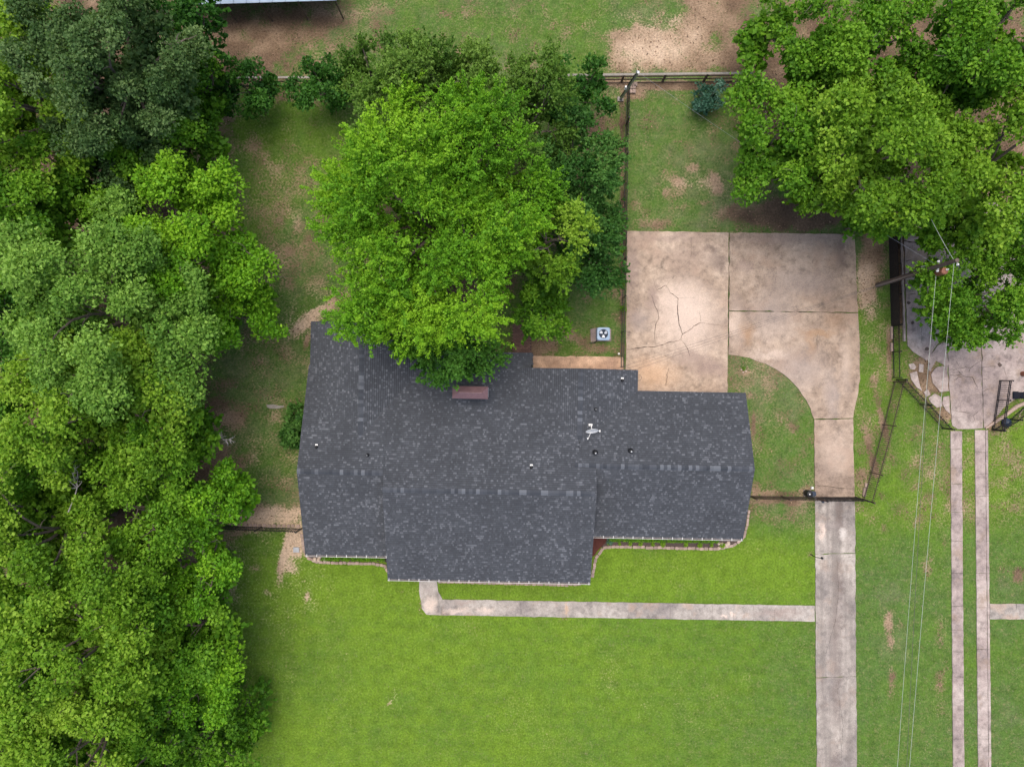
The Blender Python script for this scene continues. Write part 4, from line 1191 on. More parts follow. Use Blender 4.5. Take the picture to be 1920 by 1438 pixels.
for (px, py, w_, d_, lab) in ((1620, 922, .22, .6, 'larger pale stone slab beside the driveway gate'), (1623, 909, .18, .28, 'smaller pale stone slab above the driveway gate end')):
    q = G(px, py)
    o = MB().box((q[0], q[1], .06), (w_, d_, .14), -.1).build('stone_slab', M['paver'], origin=q); tag(o, lab, 'slab')
for i, (px, py) in enumerate(((1390, 693), (1396, 692), (1393, 698), (1398, 696))):
    q = G(px, py)
    o = MB().lathe(q, [(.05, 0), (.075, .03), (.055, .08), (.01, .10)], 7).build('white_stone', M['rock'], origin=q); tag(o, ('leftmost', 'uppermost', 'lowest', 'rightmost')[i] + ' white stone in the little ring beside the curved pad edge', 'stone', 'white stones on the lawn')

# ------------------------------------------------------------------ shed roof at the top edge
sA = np.array(G(340, 10, 2.6)); sB = np.array(G(632, 1, 2.6))
shed = empty('metal_shed', (sA[0], sA[1], 0)); tag(shed, 'blue grey sheet metal shed at the top edge', 'shed')
d = sB - sA; ln = np.linalg.norm(d); d /= ln; nrm = np.array((-d[1], d[0], 0))
npan = 12
for i in range(npan):
    a = sA + d * ln * i / npan; b = sA + d * (ln * (i + 1) / npan - .03)
    vs = [a, b, b + nrm * 3.0 + (0, 0, .8), a + nrm * 3.0 + (0, 0, .8)]
    vs2 = [np.array(v) - (0, 0, .05) for v in vs]
    pn = MB().add(vs + vs2, [(0, 1, 2, 3), (7, 6, 5, 4), (0, 4, 5, 1), (1, 5, 6, 2), (2, 6, 7, 3), (3, 7, 4, 0)]).build('roof_panel', M['blue_metal'], shed)
    MB().beam(a + np.array((0, 0, .03)), a + nrm * 3.0 + (0, 0, .83), .05, .05).build('seam', M['blue_metal'], pn)
for z0 in (0,):
    q = [sA + nrm * 1.6 + d * .3, sB + nrm * 1.6 - d * .3, sB + nrm * 5.6 - d * .3, sA + nrm * 5.6 + d * .3]
    MB().prism([tuple(v[:2]) for v in q], 0, 2.5).build('wall', M['blue_metal'], shed)
for k_ in range(5):
    q = sA + d * (.2 + (ln - .4) * k_ / 4) + nrm * .12
    MB().box((q[0], q[1], 1.25), (.08, .08, 2.5)).build('post', M['dark_wood'], shed)
a = sA + nrm * 3.0 + (0, 0, .8); b = sB + nrm * 3.0 + (0, 0, .8)
vs = [a, b, b + nrm * 3.0 - (0, 0, .8), a + nrm * 3.0 - (0, 0, .8)]
MB().add(vs, [(0, 1, 2, 3)]).build('back_roof', M['blue_metal'], shed)

# ------------------------------------------------------------------ flower beds
def stones_along(parent, pts, step, size, mat, name='edging_stone', h=.12):
    P = [np.array(G(*q)) for q in pts]
    seg = [np.linalg.norm(b - a) for a, b in zip(P[:-1], P[1:])]
    tot = sum(seg); u = step / 2; sh = None
    base = np.array(ORG[parent.name])
    while u < tot:
        k = 0; r_ = u
        while r_ > seg[k] and k < len(seg) - 1: r_ -= seg[k]; k += 1
        d = (P[k + 1] - P[k]) / seg[k]
        q = P[k] + d * r_
        if sh is None:
            x, y = size[0] / 2, size[1] / 2; b = .03
            pl = [(-x + b, -y), (x - b, -y), (x, -y + b), (x, y - b), (x - b, y), (-x + b, y), (-x, y - b), (-x, -y + b)]
            o = MB().prism(pl, -.05, h).build(name, mat, parent, origin=(0, 0, 0)); sh = o.data
        else:
            o = link(name, sh, None, parent)
        o.location = q - base + np.array((random.gauss(0, .012), random.gauss(0, .012), random.uniform(-.015, .02)))
        o.rotation_euler = (random.gauss(0, .03), random.gauss(0, .03), math.atan2(d[1], d[0]) + random.gauss(0, .06))
        o.scale = (random.uniform(.92, 1.04), random.uniform(.92, 1.06), 1)
        u += step


bedR = empty('flower_bed', G(1240, 1020)); tag(bedR, 'mulched flower bed edged with tan blocks below the right wing', 'flower bed')
MB().prism(rough_poly([(1128, 1000), (1400, 1000), (1392, 1012), (1372, 1024), (1342, 1027.5), (1240, 1025), (1150, 1023), (1128, 1026)], .3, .02), 0, .07).build('mulch', M['mulch'], bedR)
MB().prism(rough_poly([(1108, 1003), (1140, 1003), (1136, 1016), (1122, 1030), (1113, 1042), (1108, 1042)], .3, .03), 0, .085).build('red_mulch', M['red_mulch'], bedR)
stones_along(bedR, [(1114, 1062), (1118, 1044), (1130, 1027), (1150, 1024.5), (1240, 1026), (1342, 1028.5), (1375, 1022), (1391, 1008)], .30, (.285, .20), M['paver'])
stones_along(bedR, [(1394, 1008), (1400, 985), (1404, 955)], .29, (.27, .16), M['paver'])
stones_along(bedR, [(1110, 1082), (1114, 1062)], .30, (.285, .20), M['paver'])
bedL = empty('flower_bed', G(650, 1052)); tag(bedL, 'narrow stone edged flower bed below the left wing', 'flower bed')
MB().prism(rough_poly([(576, 1036), (726, 1040), (727, 1054), (700, 1052), (640, 1052), (596, 1050), (580, 1044)], .3, .02), 0, .07).build('mulch', M['mulch'], bedL)
stones_along(bedL, [(566, 1000), (570, 1030), (578, 1045), (598, 1053.5), (640, 1055), (700, 1056), (722, 1060), (728, 1072)], .29, (.27, .19), M['paver'])
bedC = empty('paved_edging', G(960, 1090)); tag(bedC, 'row of pale edging blocks under the centre eave', 'edging')
stones_along(bedC, [(822, 1090), (960, 1093.5), (1060, 1096), (1088, 1094)], .29, (.27, .16), M['paver'])
bedF = empty('paved_edging', G(490, 980)); tag(bedF, 'row of round pinkish stones along the left iron fence', 'edging')
stones_along(bedF, [(430, 981), (470, 984.5), (520, 985), (568, 986)], .34, (.25, .22), M['paver'])
rock_n = 0
for (cx_, cy_, n_) in ((1356, 1022, 9), (598, 1049, 9)):
    for i in range(n_):
        q = G(cx_ + random.uniform(-12, 12), cy_ + random.uniform(-5, 5))
        r_ = random.uniform(.08, .16)
        mb = MB().lathe((0, 0, 0), [(r_ * .8, 0), (r_, r_ * .4), (r_ * .6, r_ * .9), (r_ * .1, r_)], 6)
        mb.v = [(v[0] * random.uniform(.8, 1.2) + q[0], v[1] * random.uniform(.8, 1.2) + q[1], v[2] + .05) for v in mb.v]
        o = mb.build('rock', M['rock'], origin=q)
        tag(o, 'pale rock in the cluster at the right flower bed end' if cx_ > 1000 else 'pale rock in the cluster at the left flower bed corner', 'rock', 'rocks in the right bed' if cx_ > 1000 else 'rocks in the left bed')


# ------------------------------------------------------------------ foliage
def unit(a):
    return a / (np.linalg.norm(a, axis=-1, keepdims=True) + 1e-9)


def leaves(name, mat, pos, axis, nrm, ln, wd, tone, parent=None, loc=(0, 0, 0)):
    """one small folded leaf face per point"""
    sd = unit(np.cross(nrm, axis)); n = len(pos)
    ln = ln[:, None]; wd = wd[:, None]
    up_ = unit(np.cross(axis, sd))
    p0 = pos - axis * ln * .5
    p1 = pos + sd * wd * .5 + axis * ln * .08 + up_ * wd * .18
    p2 = pos + axis * ln * .5 - up_ * ln * .12
    p3 = pos - sd * wd * .5 + axis * ln * .08 + up_ * wd * .18
    v = np.stack([p0, p1, p2, p3], 1).reshape(-1, 3)
    me = quads(name, v, np.arange(n * 4).reshape(-1, 4))
    a = me.attributes.new('tone', 'FLOAT', 'FACE'); a.data.foreach_set('value', np.clip(tone, 0, 1).astype(np.float32))
    return link(name, me, mat, parent, loc)


def clump_points(rng, C, RC, nper, K, up_bias, spread, long_=1.0, flat=.75, lean=None, shell=0.0):
    """leaf points on sprays that leave each clump centre; returns pos, axis, normal, clump index, t"""
    n = int(len(C) * nper)
    ci = rng.integers(0, len(C), n)
    w = RC[ci] ** 2; ci = rng.choice(len(C), n, p=RC ** 2 / (RC ** 2).sum())
    nS = len(C) * K
    sd = unit(rng.normal(size=(nS, 3)) + np.array((0, 0, up_bias)))
    if lean is not None: sd = unit(sd + np.repeat(lean, K, 0))
    sl = rng.uniform(.65, 1.15, nS)
    si = ci * K + rng.integers(0, K, n)
    t = rng.beta(2.2, 1.1, n)
    d = sd[si]
    pos = C[ci] + d * (t * sl[si] * RC[ci] * long_)[:, None] * np.array((1, 1, flat))
    pos[:, 2] -= (t ** 2) * RC[ci] * .12
    pos += rng.normal(size=(n, 3)) * (RC[ci] * spread)[:, None]
    if shell > 0:            # part of the leaves clothe the clump's rounded top
        m_ = rng.random(n) < shell
        ds = unit(rng.normal(size=(n, 3)) + np.array((0, 0, up_bias * 1.1)))
        bump_ = 1 + .22 * np.sin(ds[:, 0] * 7 + ci) * np.sin(ds[:, 1] * 7 + ci * 2.3)
        pos[m_] = (C[ci] + ds * (RC[ci] * bump_ * rng.uniform(.72, 1.02, n))[:, None] * np.array((1, 1, flat)))[m_]
        d = np.where(m_[:, None], ds, d)
    ax_ = unit(d + rng.normal(size=(n, 3)) * .75)
    nr = unit(np.array((0, 0, .55)) + d * .80 + rng.normal(size=(n, 3)) * .42)
    st = rng.normal(0, .10, nS)[si]
    return pos, ax_, nr, ci, t, st


def branch(a, b, r0, r1, rng, bend=.12):
    a, b = np.array(a, float), np.array(b, float)
    L_ = np.linalg.norm(b - a)
    pts = []; rad = []
    off = rng.normal(size=3) * L_ * bend
    for i in range(6):
        t = i / 5
        pts.append(a + (b - a) * t + off * math.sin(math.pi * t) + np.array((0, 0, L_ * .08 * math.sin(math.pi * t))))
        rad.append(r0 + (r1 - r0) * t)
    return pts, rad


LEAFK = .54
WG = 'trees of the wood on the left'
RG = 'trees around the neighbouring apron'
TREE_N = 0
LEAF_TOTAL = 0


def tree(name, label, px, py, hc, rx, ry, rz, pal, dens=1.0, leaf=.155, rc=(.65, 1.2), style='oak', group=None, tilt=0.0, cat='tree', tone0=.5, trunk_r=None, gaps=0.0, K=None, base_px=None):
    global TREE_N, LEAF_TOTAL
    TREE_N += 1
    rng = np.random.default_rng(100 + TREE_N)
    k = S * (1 - hc / CAM_H)
    c = np.array(G(px, py, hc)); base = np.array((c[0], c[1], 0.0))
    if group in (WG, RG):    # trunks stand a little farther out and lean toward the light
        base[:2] += c[:2] / np.linalg.norm(c[:2]) * min(1.3, .18 * hc)
    mean = (rc[0] + rc[1]) / 2
    RX, RY = max(rx * k - mean * .4, rx * k * .6), max(ry * k - mean * .4, ry * k * .6)
    t = empty(name, tuple(base)); tag(t, label, cat, group)
    # boughs over an uneven dome; each bough carries clumps on its rounded top
    Rb = min(mean * 1.75, .62 * min(RX, RY) + .15)
    nb = max(4, int(RX * RY * 3.1416 / (Rb * Rb * 1.42)))
    ang = rng.random(nb) * 2 * math.pi; u = np.sqrt(rng.random(nb))
    P2 = np.stack([u * np.cos(ang) * RX, u * np.sin(ang) * RY], 1)
    for _ in range(30):
        dd = P2[:, None] - P2[None]; ds = np.linalg.norm(dd, axis=2) + 1e-6
        f = (dd / ds[..., None] * np.clip(Rb * 1.6 - ds, 0, None)[..., None]).sum(1) * .22
        P2 = P2 + f
        q = np.sqrt((P2[:, 0] / (RX - Rb * .35)) ** 2 + (P2[:, 1] / (RY - Rb * .35)) ** 2)
        P2 = np.where(q[:, None] > 1, P2 / q[:, None], P2)
    P2 += rng.normal(size=P2.shape) * Rb * .12
    a2 = np.arctan2(P2[:, 1], P2[:, 0])
    lob = 1 + .10 * np.sin(a2 * 3 + rng.random() * 6) + .07 * np.sin(a2 * 5 + rng.random() * 6)
    P2 = P2 * lob[:, None]
    q = np.clip(np.sqrt((P2[:, 0] / RX) ** 2 + (P2[:, 1] / RY) ** 2), 0, 1)
    z = rz * (np.sqrt(np.clip(1 - q ** 2, 0, 1)) * .95 - .25) + rng.normal(0, rz * (.27 if style == 'elm' else .20), nb)
    B = np.stack([P2[:, 0], P2[:, 1], z], 1)
    if gaps: B = B[rng.random(len(B)) > gaps]
    nb = len(B)
    RB = Rb * rng.uniform(.75, 1.2, nb)
    nc = 8
    cd = unit(rng.normal(size=(nb, nc, 3)) + np.array((0, 0, .75)) + unit(B / np.array((RX, RY, rz)))[:, None] * .35)
    C = (B[:, None] + cd * (RB[:, None, None] * rng.uniform(.45, .75, (nb, nc, 1))) * np.array((1, 1, .8))).reshape(-1, 3)
    RC = np.repeat(RB, nc) * rng.uniform(.36, .58, nb * nc)
    btone = np.repeat(rng.normal(0, .13, nb), nc)
    n2 = max(4, int(len(C) * .26))
    ang = rng.random(n2) * 2 * math.pi; u = np.sqrt(rng.random(n2)) * .88
    C2 = np.stack([u * np.cos(ang) * RX, u * np.sin(ang) * RY, -rz * rng.uniform(.15, .65, n2)], 1)
    low = np.concatenate([np.zeros(len(C)), np.ones(n2)])
    C = np.concatenate([C, C2]); RC = np.concatenate([RC, rng.uniform(.8, 1.2, n2) * mean]); btone = np.concatenate([btone, np.zeros(n2)])
    dirn = unit(C / np.array((RX, RY, rz)))
    if style == 'elm':       # long sprays pointing up and out
        shl = .20; K_ = K or 12; sp_, lg, fl, ub = .06, 1.75, .85, .9
        lean = dirn * .50 + np.array((.22, .34, .35))
        nper = 480
    elif style == 'fern':
        shl = .1; K_ = K or 12; sp_, lg, fl, ub = .045, 1.7, .7, .8
        lean = dirn * .7; nper = 300
    elif style == 'bush':
        shl = .35; K_ = K or 16; sp_, lg, fl, ub = .09, 1.15, .9, .8
        lean = dirn * .5; nper = 300
    else:
        shl = .62; K_ = K or 10; sp_, lg, fl, ub = .10, 1.15, .88, .75
        lean = dirn * .30; nper = 400
    leaf *= 1.22
    nper *= dens * (RC ** 2).mean() / .64 * (.19 / leaf) ** 1.2 * LEAFK
    pos, ax_, nr, ci, tt, st = clump_points(rng, C, RC, nper, K_, ub, sp_, lg, fl, lean, shl)
    n = len(pos); LEAF_TOTAL += n
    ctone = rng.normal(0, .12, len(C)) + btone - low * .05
    tone = tone0 + ctone[ci] + st + rng.normal(0, .11, n) + .16 * (rng.random(n) < .10) + (tt - .6) * .2 + (C[ci, 2] / rz) * .06  # scattered brighter leaves paint glossy highlights into the leaf colour
    ln = leaf * rng.uniform(.5, 1.5, n) * (1 + .75 * low[ci])
    pos = pos + c - base
    if tilt: pass
    keep = pos[:, 2] > .1
    leaves('crown', L[pal], pos[keep], ax_[keep], nr[keep], ln[keep], (ln * rng.uniform(.55, .8, n))[keep], tone[keep], t)
    # trunk and limbs
    tr_ = trunk_r or max(.04, .019 * (hc + rz) + .02)
    fork = np.array((c[0], c[1], max(.25, hc - rz * .55)))
    pts, rad = branch(base, fork, tr_ * 1.25, tr_ * .8, rng, .03)
    MB().tube(pts, rad, 9).build('trunk', M['bark'], t)
    nl = min(8, max(4, int(len(C) * .12)))
    idx = rng.choice(len(C) - n2, min(nl, len(C) - n2), replace=False)
    for j in idx:
        e = C[j] + c
        pts, rad = branch(fork - (0, 0, .1), e, tr_ * .42, tr_ * .10, rng)
        mb = MB().tube(pts, rad, 6)
        for _ in range(4):
            s0 = pts[rng.integers(2, 6)]
            e2_ = s0 + unit(rng.normal(size=3) + dirn[j] * .8 + np.array((0, 0, .5))) * RC[j] * rng.uniform(.8, 1.5)
            p2_, r2_ = branch(s0, e2_, tr_ * .16, tr_ * .04, rng)
            mb.tube(p2_, r2_, 4, False)
        mb.build('limb', M['bark'], t)
    return t


W = 'broadleaf_tree'
# --- wood on the left, top to bottom
tree(W, 'yellow green tree at the top of the left edge', 60, 190, 9.5, 115, 175, 4.2, 'lime', .9, .17, group=WG, gaps=.18, tone0=.55)
tree(W, 'tall grey green tree in the top left of the wood', 210, 120, 10.5, 150, 170, 4.0, 'grey', 1.2, .12, (.5, .95), group=WG)
tree('feathery_tree', 'dark feathery tree at the top of the wood beside the bare soil', 325, 45, 7.0, 80, 95, 3.2, 'deep', 1.0, .16, (.6, 1.0), 'fern', group=WG)
tree(W, 'small dark green tree at the wood edge beside the bare soil yard', 362, 165, 5.2, 55, 80, 2.5, 'mid', 1.0, .15, group=WG, tone0=.38)
tree(W, 'dull green tree above the shaded gap in the upper wood', 225, 270, 7.5, 95, 85, 2.8, 'grey', 1.0, .13, group=WG, tone0=.3)
tree(W, 'small round green tree at the wood edge above the bright oak', 325, 280, 6.2, 78, 85, 2.8, 'mid', 1.0, .15, group=WG, tone0=.42)
tree(W, 'dark tree filling the shade left of the bright oak', 165, 330, 6.5, 120, 90, 2.8, 'mid', .9, .16, group=WG, tone0=.42)
tree(W, 'mid green tree at the left edge beside the bright oak', 28, 400, 9.5, 95, 140, 3.8, 'mid', 1.0, .16, group=WG, tone0=.62)
tree('oak_tree', 'bright green oak reaching farthest into the left yard', 352, 450, 7.6, 140, 122, 3.2, 'bright', 1.1, .15, (.75, 1.4), group=WG, tone0=.6)
tree('oak_tree', 'broad pale green oak in the middle of the wood', 215, 585, 9.6, 195, 190, 4.2, 'pale', 1.1, .14, (.75, 1.4), group=WG, tone0=.58)
tree(W, 'low bright green tree hanging over the lawn under the oak', 450, 588, 6.0, 68, 68, 2.4, 'bright', 1.15, .15, group=WG, tone0=.4)
tree(W, 'shaded tree at the left edge below the mid green tree', 20, 610, 7.0, 80, 130, 3.0, 'deep', .9, .16, group=WG, tone0=.6)
tree('oak_tree', 'yellowish oak in the wood opposite the house', 190, 770, 9.5, 150, 130, 3.6, 'lime', 1.05, .15, (.75, 1.4), group=WG, tone0=.5)
tree(W, 'dark green tree pushing out of the wood opposite the chimney side', 315, 815, 6.8, 92, 85, 2.8, 'mid', 1.0, .15, group=WG, tone0=.5)
tree(W, 'dim green tree at the left edge opposite the house ridge', 40, 830, 7.0, 95, 110, 3.0, 'mid', 1.0, .16, group=WG, tone0=.36)
tree(W, 'bright small tree at the wood edge above the iron fence', 400, 940, 5.6, 62, 70, 2.4, 'bright', 1.15, .15, group=WG, tone0=.42)
tree(W, 'mid green tree behind the small bright tree by the fence', 290, 960, 6.8, 85, 95, 2.8, 'mid', 1.0, .15, group=WG, tone0=.55)
tree(W, 'pale green tree at the left edge level with the fence', 85, 1000, 9.0, 125, 130, 3.6, 'lime', 1.0, .15, group=WG, tone0=.55)
tree(W, 'green tree at the wood edge just below the iron fence', 375, 1060, 6.2, 70, 85, 2.6, 'bright', 1.1, .15, group=WG, tone0=.4)
tree(W, 'green tree inside the wood below the iron fence', 255, 1085, 7.8, 90, 95, 3.0, 'mid', 1.1, .15, group=WG, tone0=.62)
tree('oak_tree', 'large yellow green oak in the lower wood', 175, 1210, 10.0, 140, 140, 4.0, 'lime', 1.1, .15, (.75, 1.4), group=WG, tone0=.55)
tree(W, 'mid green tree at the wood edge halfway down the front lawn', 370, 1170, 6.5, 72, 70, 2.6, 'mid', 1.1, .15, group=WG, tone0=.6)
tree(W, 'shaded tree at the left edge in the lower wood', 20, 1220, 8.0, 80, 130, 3.2, 'mid', 1.0, .15, group=WG, tone0=.45)
tree(W, 'glossy green tree bulging onto the lower front lawn', 385, 1275, 6.0, 72, 85, 2.6, 'bright', 1.15, .15, group=WG, tone0=.38)
tree(W, 'dense green tree between yellow oak and glossy tree', 285, 1250, 7.2, 70, 85, 2.8, 'mid', 1.1, .15, group=WG, tone0=.55)
tree(W, 'yellow green tree at the bottom of the wood', 175, 1370, 9.0, 125, 100, 3.6, 'lime', 1.1, .15, group=WG, tone0=.55)
tree(W, 'green tree in the bottom left corner', 30, 1400, 8.5, 90, 110, 3.4, 'lime', 1.05, .15, group=WG, tone0=.45)
tree('feathery_tree', 'low feathery bush tree at the bottom edge of the lawn', 395, 1395, 3.4, 95, 85, 1.8, 'mid', 1.0, .15, (.55, .95), 'fern', group=WG, tone0=.45)
tree(W, 'dark green tree at the bottom edge inside the wood', 285, 1400, 6.5, 70, 85, 2.6, 'mid', 1.0, .15, group=WG, tone0=.42)
tree(W, 'dim understory tree in the gap below the yellowish oak', 135, 905, 4.6, 120, 85, 2.2, 'mid', .9, .16, group=WG, tone0=.42)
tree(W, 'dim understory tree at the left edge below the dead branches', 40, 975, 4.6, 80, 80, 2.2, 'mid', .9, .16, group=WG, tone0=.38)
tree(W, 'low green tree at the bottom edge in the left corner', 105, 1425, 5.0, 80, 60, 2.2, 'mid', .9, .16, group=WG, tone0=.5)
tree('feathery_tree', 'dim low shrub spreading from the wood onto the lower lawn', 455, 1330, 1.8, 48, 60, 1.0, 'mid', .9, .14, (.45, .75), 'fern', group=WG, tone0=.25)

# --- big tree and its neighbours in the back yard
YG = 'trees behind the house'
tree('elm_tree', 'huge bright lime elm leaning over the back roof', 808, 418, 8.8, 200, 228, 4.4, 'bright', 1.4, .105, (.85, 1.5), 'elm', group=YG, tone0=.58)
tree('elm_tree', 'dull olive elm behind the huge lime elm', 840, 195, 6.8, 165, 85, 2.8, 'olive', 1.2, .12, (.7, 1.15), 'elm', group=YG, tone0=.52)
tree('elm_tree', 'yellow green elm between the huge elm and the blue green trees', 1015, 455, 8.0, 75, 85, 3.0, 'lime', 1.2, .12, (.65, 1.05), 'elm', group=YG, tone0=.42)
tree('elm_tree', 'olive elm on the upper right shoulder of the huge elm', 985, 235, 6.8, 85, 85, 2.8, 'olive', 1.2, .12, (.65, 1.1), 'elm', group=YG, tone0=.5)
tree('elm_tree', 'blue green tree between the olive elm and the dividing fence', 1080, 330, 5.4, 75, 100, 2.6, 'blue', 1.2, .13, (.6, 1.05), 'elm', group=YG, tone0=.55)
tree('elm_tree', 'dark blue green tree beside the dividing fence', 1100, 460, 4.8, 58, 105, 2.4, 'blue', 1.2, .13, (.6, 1.0), 'elm', group=YG, tone0=.42)
tree('elm_tree', 'low dark green bough tree drooping over the roof by the chimney', 852, 652, 6.0, 78, 56, 1.6, 'deep', 1.35, .125, (.55, .9), 'elm', group=YG, tone0=.78)
tree('elm_tree', 'green tree above the chimney at the lower left of the huge elm', 782, 612, 6.6, 78, 62, 1.9, 'mid', 1.3, .125, (.6, .95), 'elm', group=YG, tone0=.52)
tree('elm_tree', 'small blue green tree beside the brick patio', 1015, 580, 4.2, 42, 62, 1.8, 'mid', 1.2, .12, (.5, .85), 'elm', group=YG, tone0=.42)
BG = 'dark bushes along the back fence'
tree('crape_myrtle', 'dark green bush tree hiding the rail fence beside the leaning pole', 1080, 178, 3.4, 72, 55, 2.0, 'deep', 1.2, .15, (.5, .8), 'bush', group=BG, cat='bush', tone0=.5)
tree('crape_myrtle', 'dark green bush at the left foot of the olive elm', 605, 165, 3.0, 50, 55, 1.9, 'deep', 1.2, .14, (.45, .75), 'bush', group=BG, cat='bush', tone0=.42)
tree('crape_myrtle', 'round dark green bush standing over the fence above the left yard', 468, 172, 3.0, 52, 48, 1.9, 'deep', 1.2, .14, (.45, .75), 'bush', group=BG, cat='bush', tone0=.5)
tree('crape_myrtle', 'small dim bush between the wood and the round dark bush', 412, 172, 2.6, 24, 38, 1.5, 'deep', 1.2, .13, (.4, .6), 'bush', group=BG, cat='bush', tone0=.35)
tree('crape_myrtle', 'thin grey green shrub at the top left of the olive elm', 690, 130, 3.5, 60, 48, 1.9, 'olive', .9, .12, (.5, .8), 'elm', group=BG, cat='bush', tone0=.3)
tree('oleander', 'silvery blue green shrub beside the rail fence', 1330, 186, 1.3, 30, 27, .95, 'teal', 1.3, .13, (.3, .5), 'bush', cat='bush', tone0=.45)

# --- trees at the upper right
tree('oak_tree', 'big oak over the upper right lawn corner', 1650, 290, 8.5, 135, 150, 4.0, 'lime', 1.0, .165, (.7, 1.25), group=RG, tone0=.36, gaps=.08)
tree('oak_tree', 'dark leafy oak reaching over the small back lawn', 1460, 265, 6.5, 105, 100, 2.8, 'mid', 1.0, .165, (.65, 1.15), group=RG, tone0=.56, gaps=.06)
tree('oak_tree', 'small oak above the end of the rail fence', 1450, 52, 6.0, 68, 68, 2.6, 'mid', 1.0, .16, (.65, 1.15), group=RG, tone0=.52, gaps=.05)
tree('oak_tree', 'oak at the top edge between small oak and tall right oak', 1600, 80, 7.5, 120, 115, 3.2, 'mid', 1.0, .165, (.65, 1.15), group=RG, tone0=.58, gaps=.08)
tree('oak_tree', 'tall dense oak in the top right corner', 1860, 70, 9.5, 105, 130, 3.8, 'mid', 1.0, .16, (.7, 1.2), group=RG, tone0=.52)
tree('oak_tree', 'yellow tipped oak at the right edge above the feathery elm', 1870, 310, 8.5, 95, 145, 3.8, 'lime', .95, .17, (.65, 1.2), group=RG, tone0=.5, gaps=.1)
tree('oak_tree', 'oak hanging over the top of the screened fence', 1655, 400, 6.5, 85, 55, 2.4, 'mid', 1.0, .16, (.6, 1.05), group=RG, tone0=.62)
tree('oak_tree', 'oak filling the middle between the big oak and the right edge', 1768, 412, 5.6, 75, 52, 2.2, 'mid', 1.0, .16, (.6, 1.05), group=RG, tone0=.5, gaps=.1)
tree('elm_tree', 'fine leaved elm covering the cracked apron', 1832, 553, 4.3, 122, 100, 2.0, 'mid', 1.15, .125, (.6, 1.0), 'elm', group=RG, tone0=.6)
tree('oak_tree', 'oak in the shade between the top edge oak and the big oak', 1700, 175, 6.5, 100, 95, 2.6, 'mid', 1.0, .16, (.65, 1.1), group=RG, tone0=.5, gaps=.1)
tree('oak_tree', 'dim oak in front of the tall corner oak', 1790, 130, 6.0, 75, 80, 2.4, 'mid', .9, .16, (.6, 1.05), group=RG, tone0=.36, gaps=.15)
tree('elm_tree', 'green elm behind the fine leaved elm at the right edge', 1908, 462, 5.4, 62, 60, 2.2, 'mid', 1.1, .13, (.6, 1.0), 'elm', group=RG, tone0=.5)
tree('oak_tree', 'low oak limb filling the lawn side of the big oak', 1555, 345, 5.6, 75, 60, 2.2, 'lime', 1.0, .16, (.6, 1.0), group=RG, tone0=.34)
print('LEAVES', LEAF_TOTAL)


# bare grey branches
def bare(label, px, py, h, ln, ang, seed):
    rng = np.random.default_rng(seed)
    a = np.array(G(px, py, h))
    mb = MB()
    d0 = np.array((math.cos(ang), math.sin(ang), .15))
    pts, rad = branch(a, a + d0 * ln, .04, .012, rng, .16)
    mb.tube(pts, rad, 6)
    for i in range(16):
        s0 = pts[rng.integers(1, 6)]
        d1 = unit(d0 + rng.normal(size=3) * .5)
        p2, r2 = branch(s0, s0 + d1 * ln * rng.uniform(.25, .55), .03, .008, rng)
        mb.tube(p2, r2, 4, False)
        for _ in range(2):
            s1 = p2[rng.integers(2, 6)]
            p3, r3 = branch(s1, s1 + unit(d1 + rng.normal(size=3) * .7) * ln * .2, .014, .005, rng)
            mb.tube(p3, r3, 3, False)
    o = mb.build('bare_branch', M['dead_bark'], origin=tuple(a)); tag(o, label, 'branch')


bare('bare grey dead branch in the gap of the right hand trees', 1825, 275, 5.5, 2.3, R(200), 5)
bare('bare grey dead branches in the gap of the left wood', 128, 960, 9.5, 2.0, R(100), 6)
bare('bare twigs sticking out of the wood toward the lawn', 412, 812, 5.5, .75, R(-30), 8)

# shrubs by the left wall, hedges under the eaves, tufts in the beds
tree('fern_shrub', 'feathery green shrub against the left wall', 556, 782, .9, 15, 24, .9, 'blue', 1.3, .15, (.3, .5), 'fern', cat='shrub', tone0=.75, trunk_r=.04)
tree('fern_shrub', 'lower blue green shrub at the left wall', 545, 815, .7, 16, 20, .7, 'blue', 1.3, .15, (.3, .5), 'fern', cat='shrub', tone0=.7, trunk_r=.04)


def hedge(label, x0, x1, y, dy, h, pal, seed):
    rng = np.random.default_rng(seed)
    a, b = np.array(G(x0, y)), np.array(G(x1, y + dy))
    ln_ = np.linalg.norm(b - a)
    n = int(ln_ * 420)
    u = rng.random(n)
    pos = a + (b - a) * u[:, None] + np.stack([rng.normal(0, .05, n), rng.uniform(-.2, .2, n), np.zeros(n)], 1)
    pos[:, 2] = h * (.5 + .5 * np.sqrt(rng.random(n))) * (.85 + .3 * vnoise(pos[:, 0], pos[:, 1], .5, seed))
    ax_ = unit(rng.normal(size=(n, 3)) + np.array((0, 0, .4)))
    nr = unit(rng.normal(size=(n, 3)) * .6 + np.array((0, 0, 1)))
    l_ = rng.uniform(.06, .12, n)
    t = empty('hedge', tuple((a + b) / 2)); tag(t, label, 'hedge')
    leaves('foliage', L[pal], pos - (a + b) / 2, ax_, nr, l_, l_ * .6, rng.normal(.6, .2, n), t)
    mb = MB()
    for uu in np.arange(.3, ln_, .6):
        q = a + (b - a) * uu / ln_
        mb.tube([q, q + (0.05, 0, h * .6)], [.03, .015], 5)
    mb.build('stems', M['bark'], t)


hedge('low bright green hedge under the right wing eave', 1142, 1345, 1007.5, 3, .5, 'bright', 3)
hedge('short bright green hedge under the left wing eave', 606, 724, 1043, 1, .5, 'bright', 4)
TUFT = None


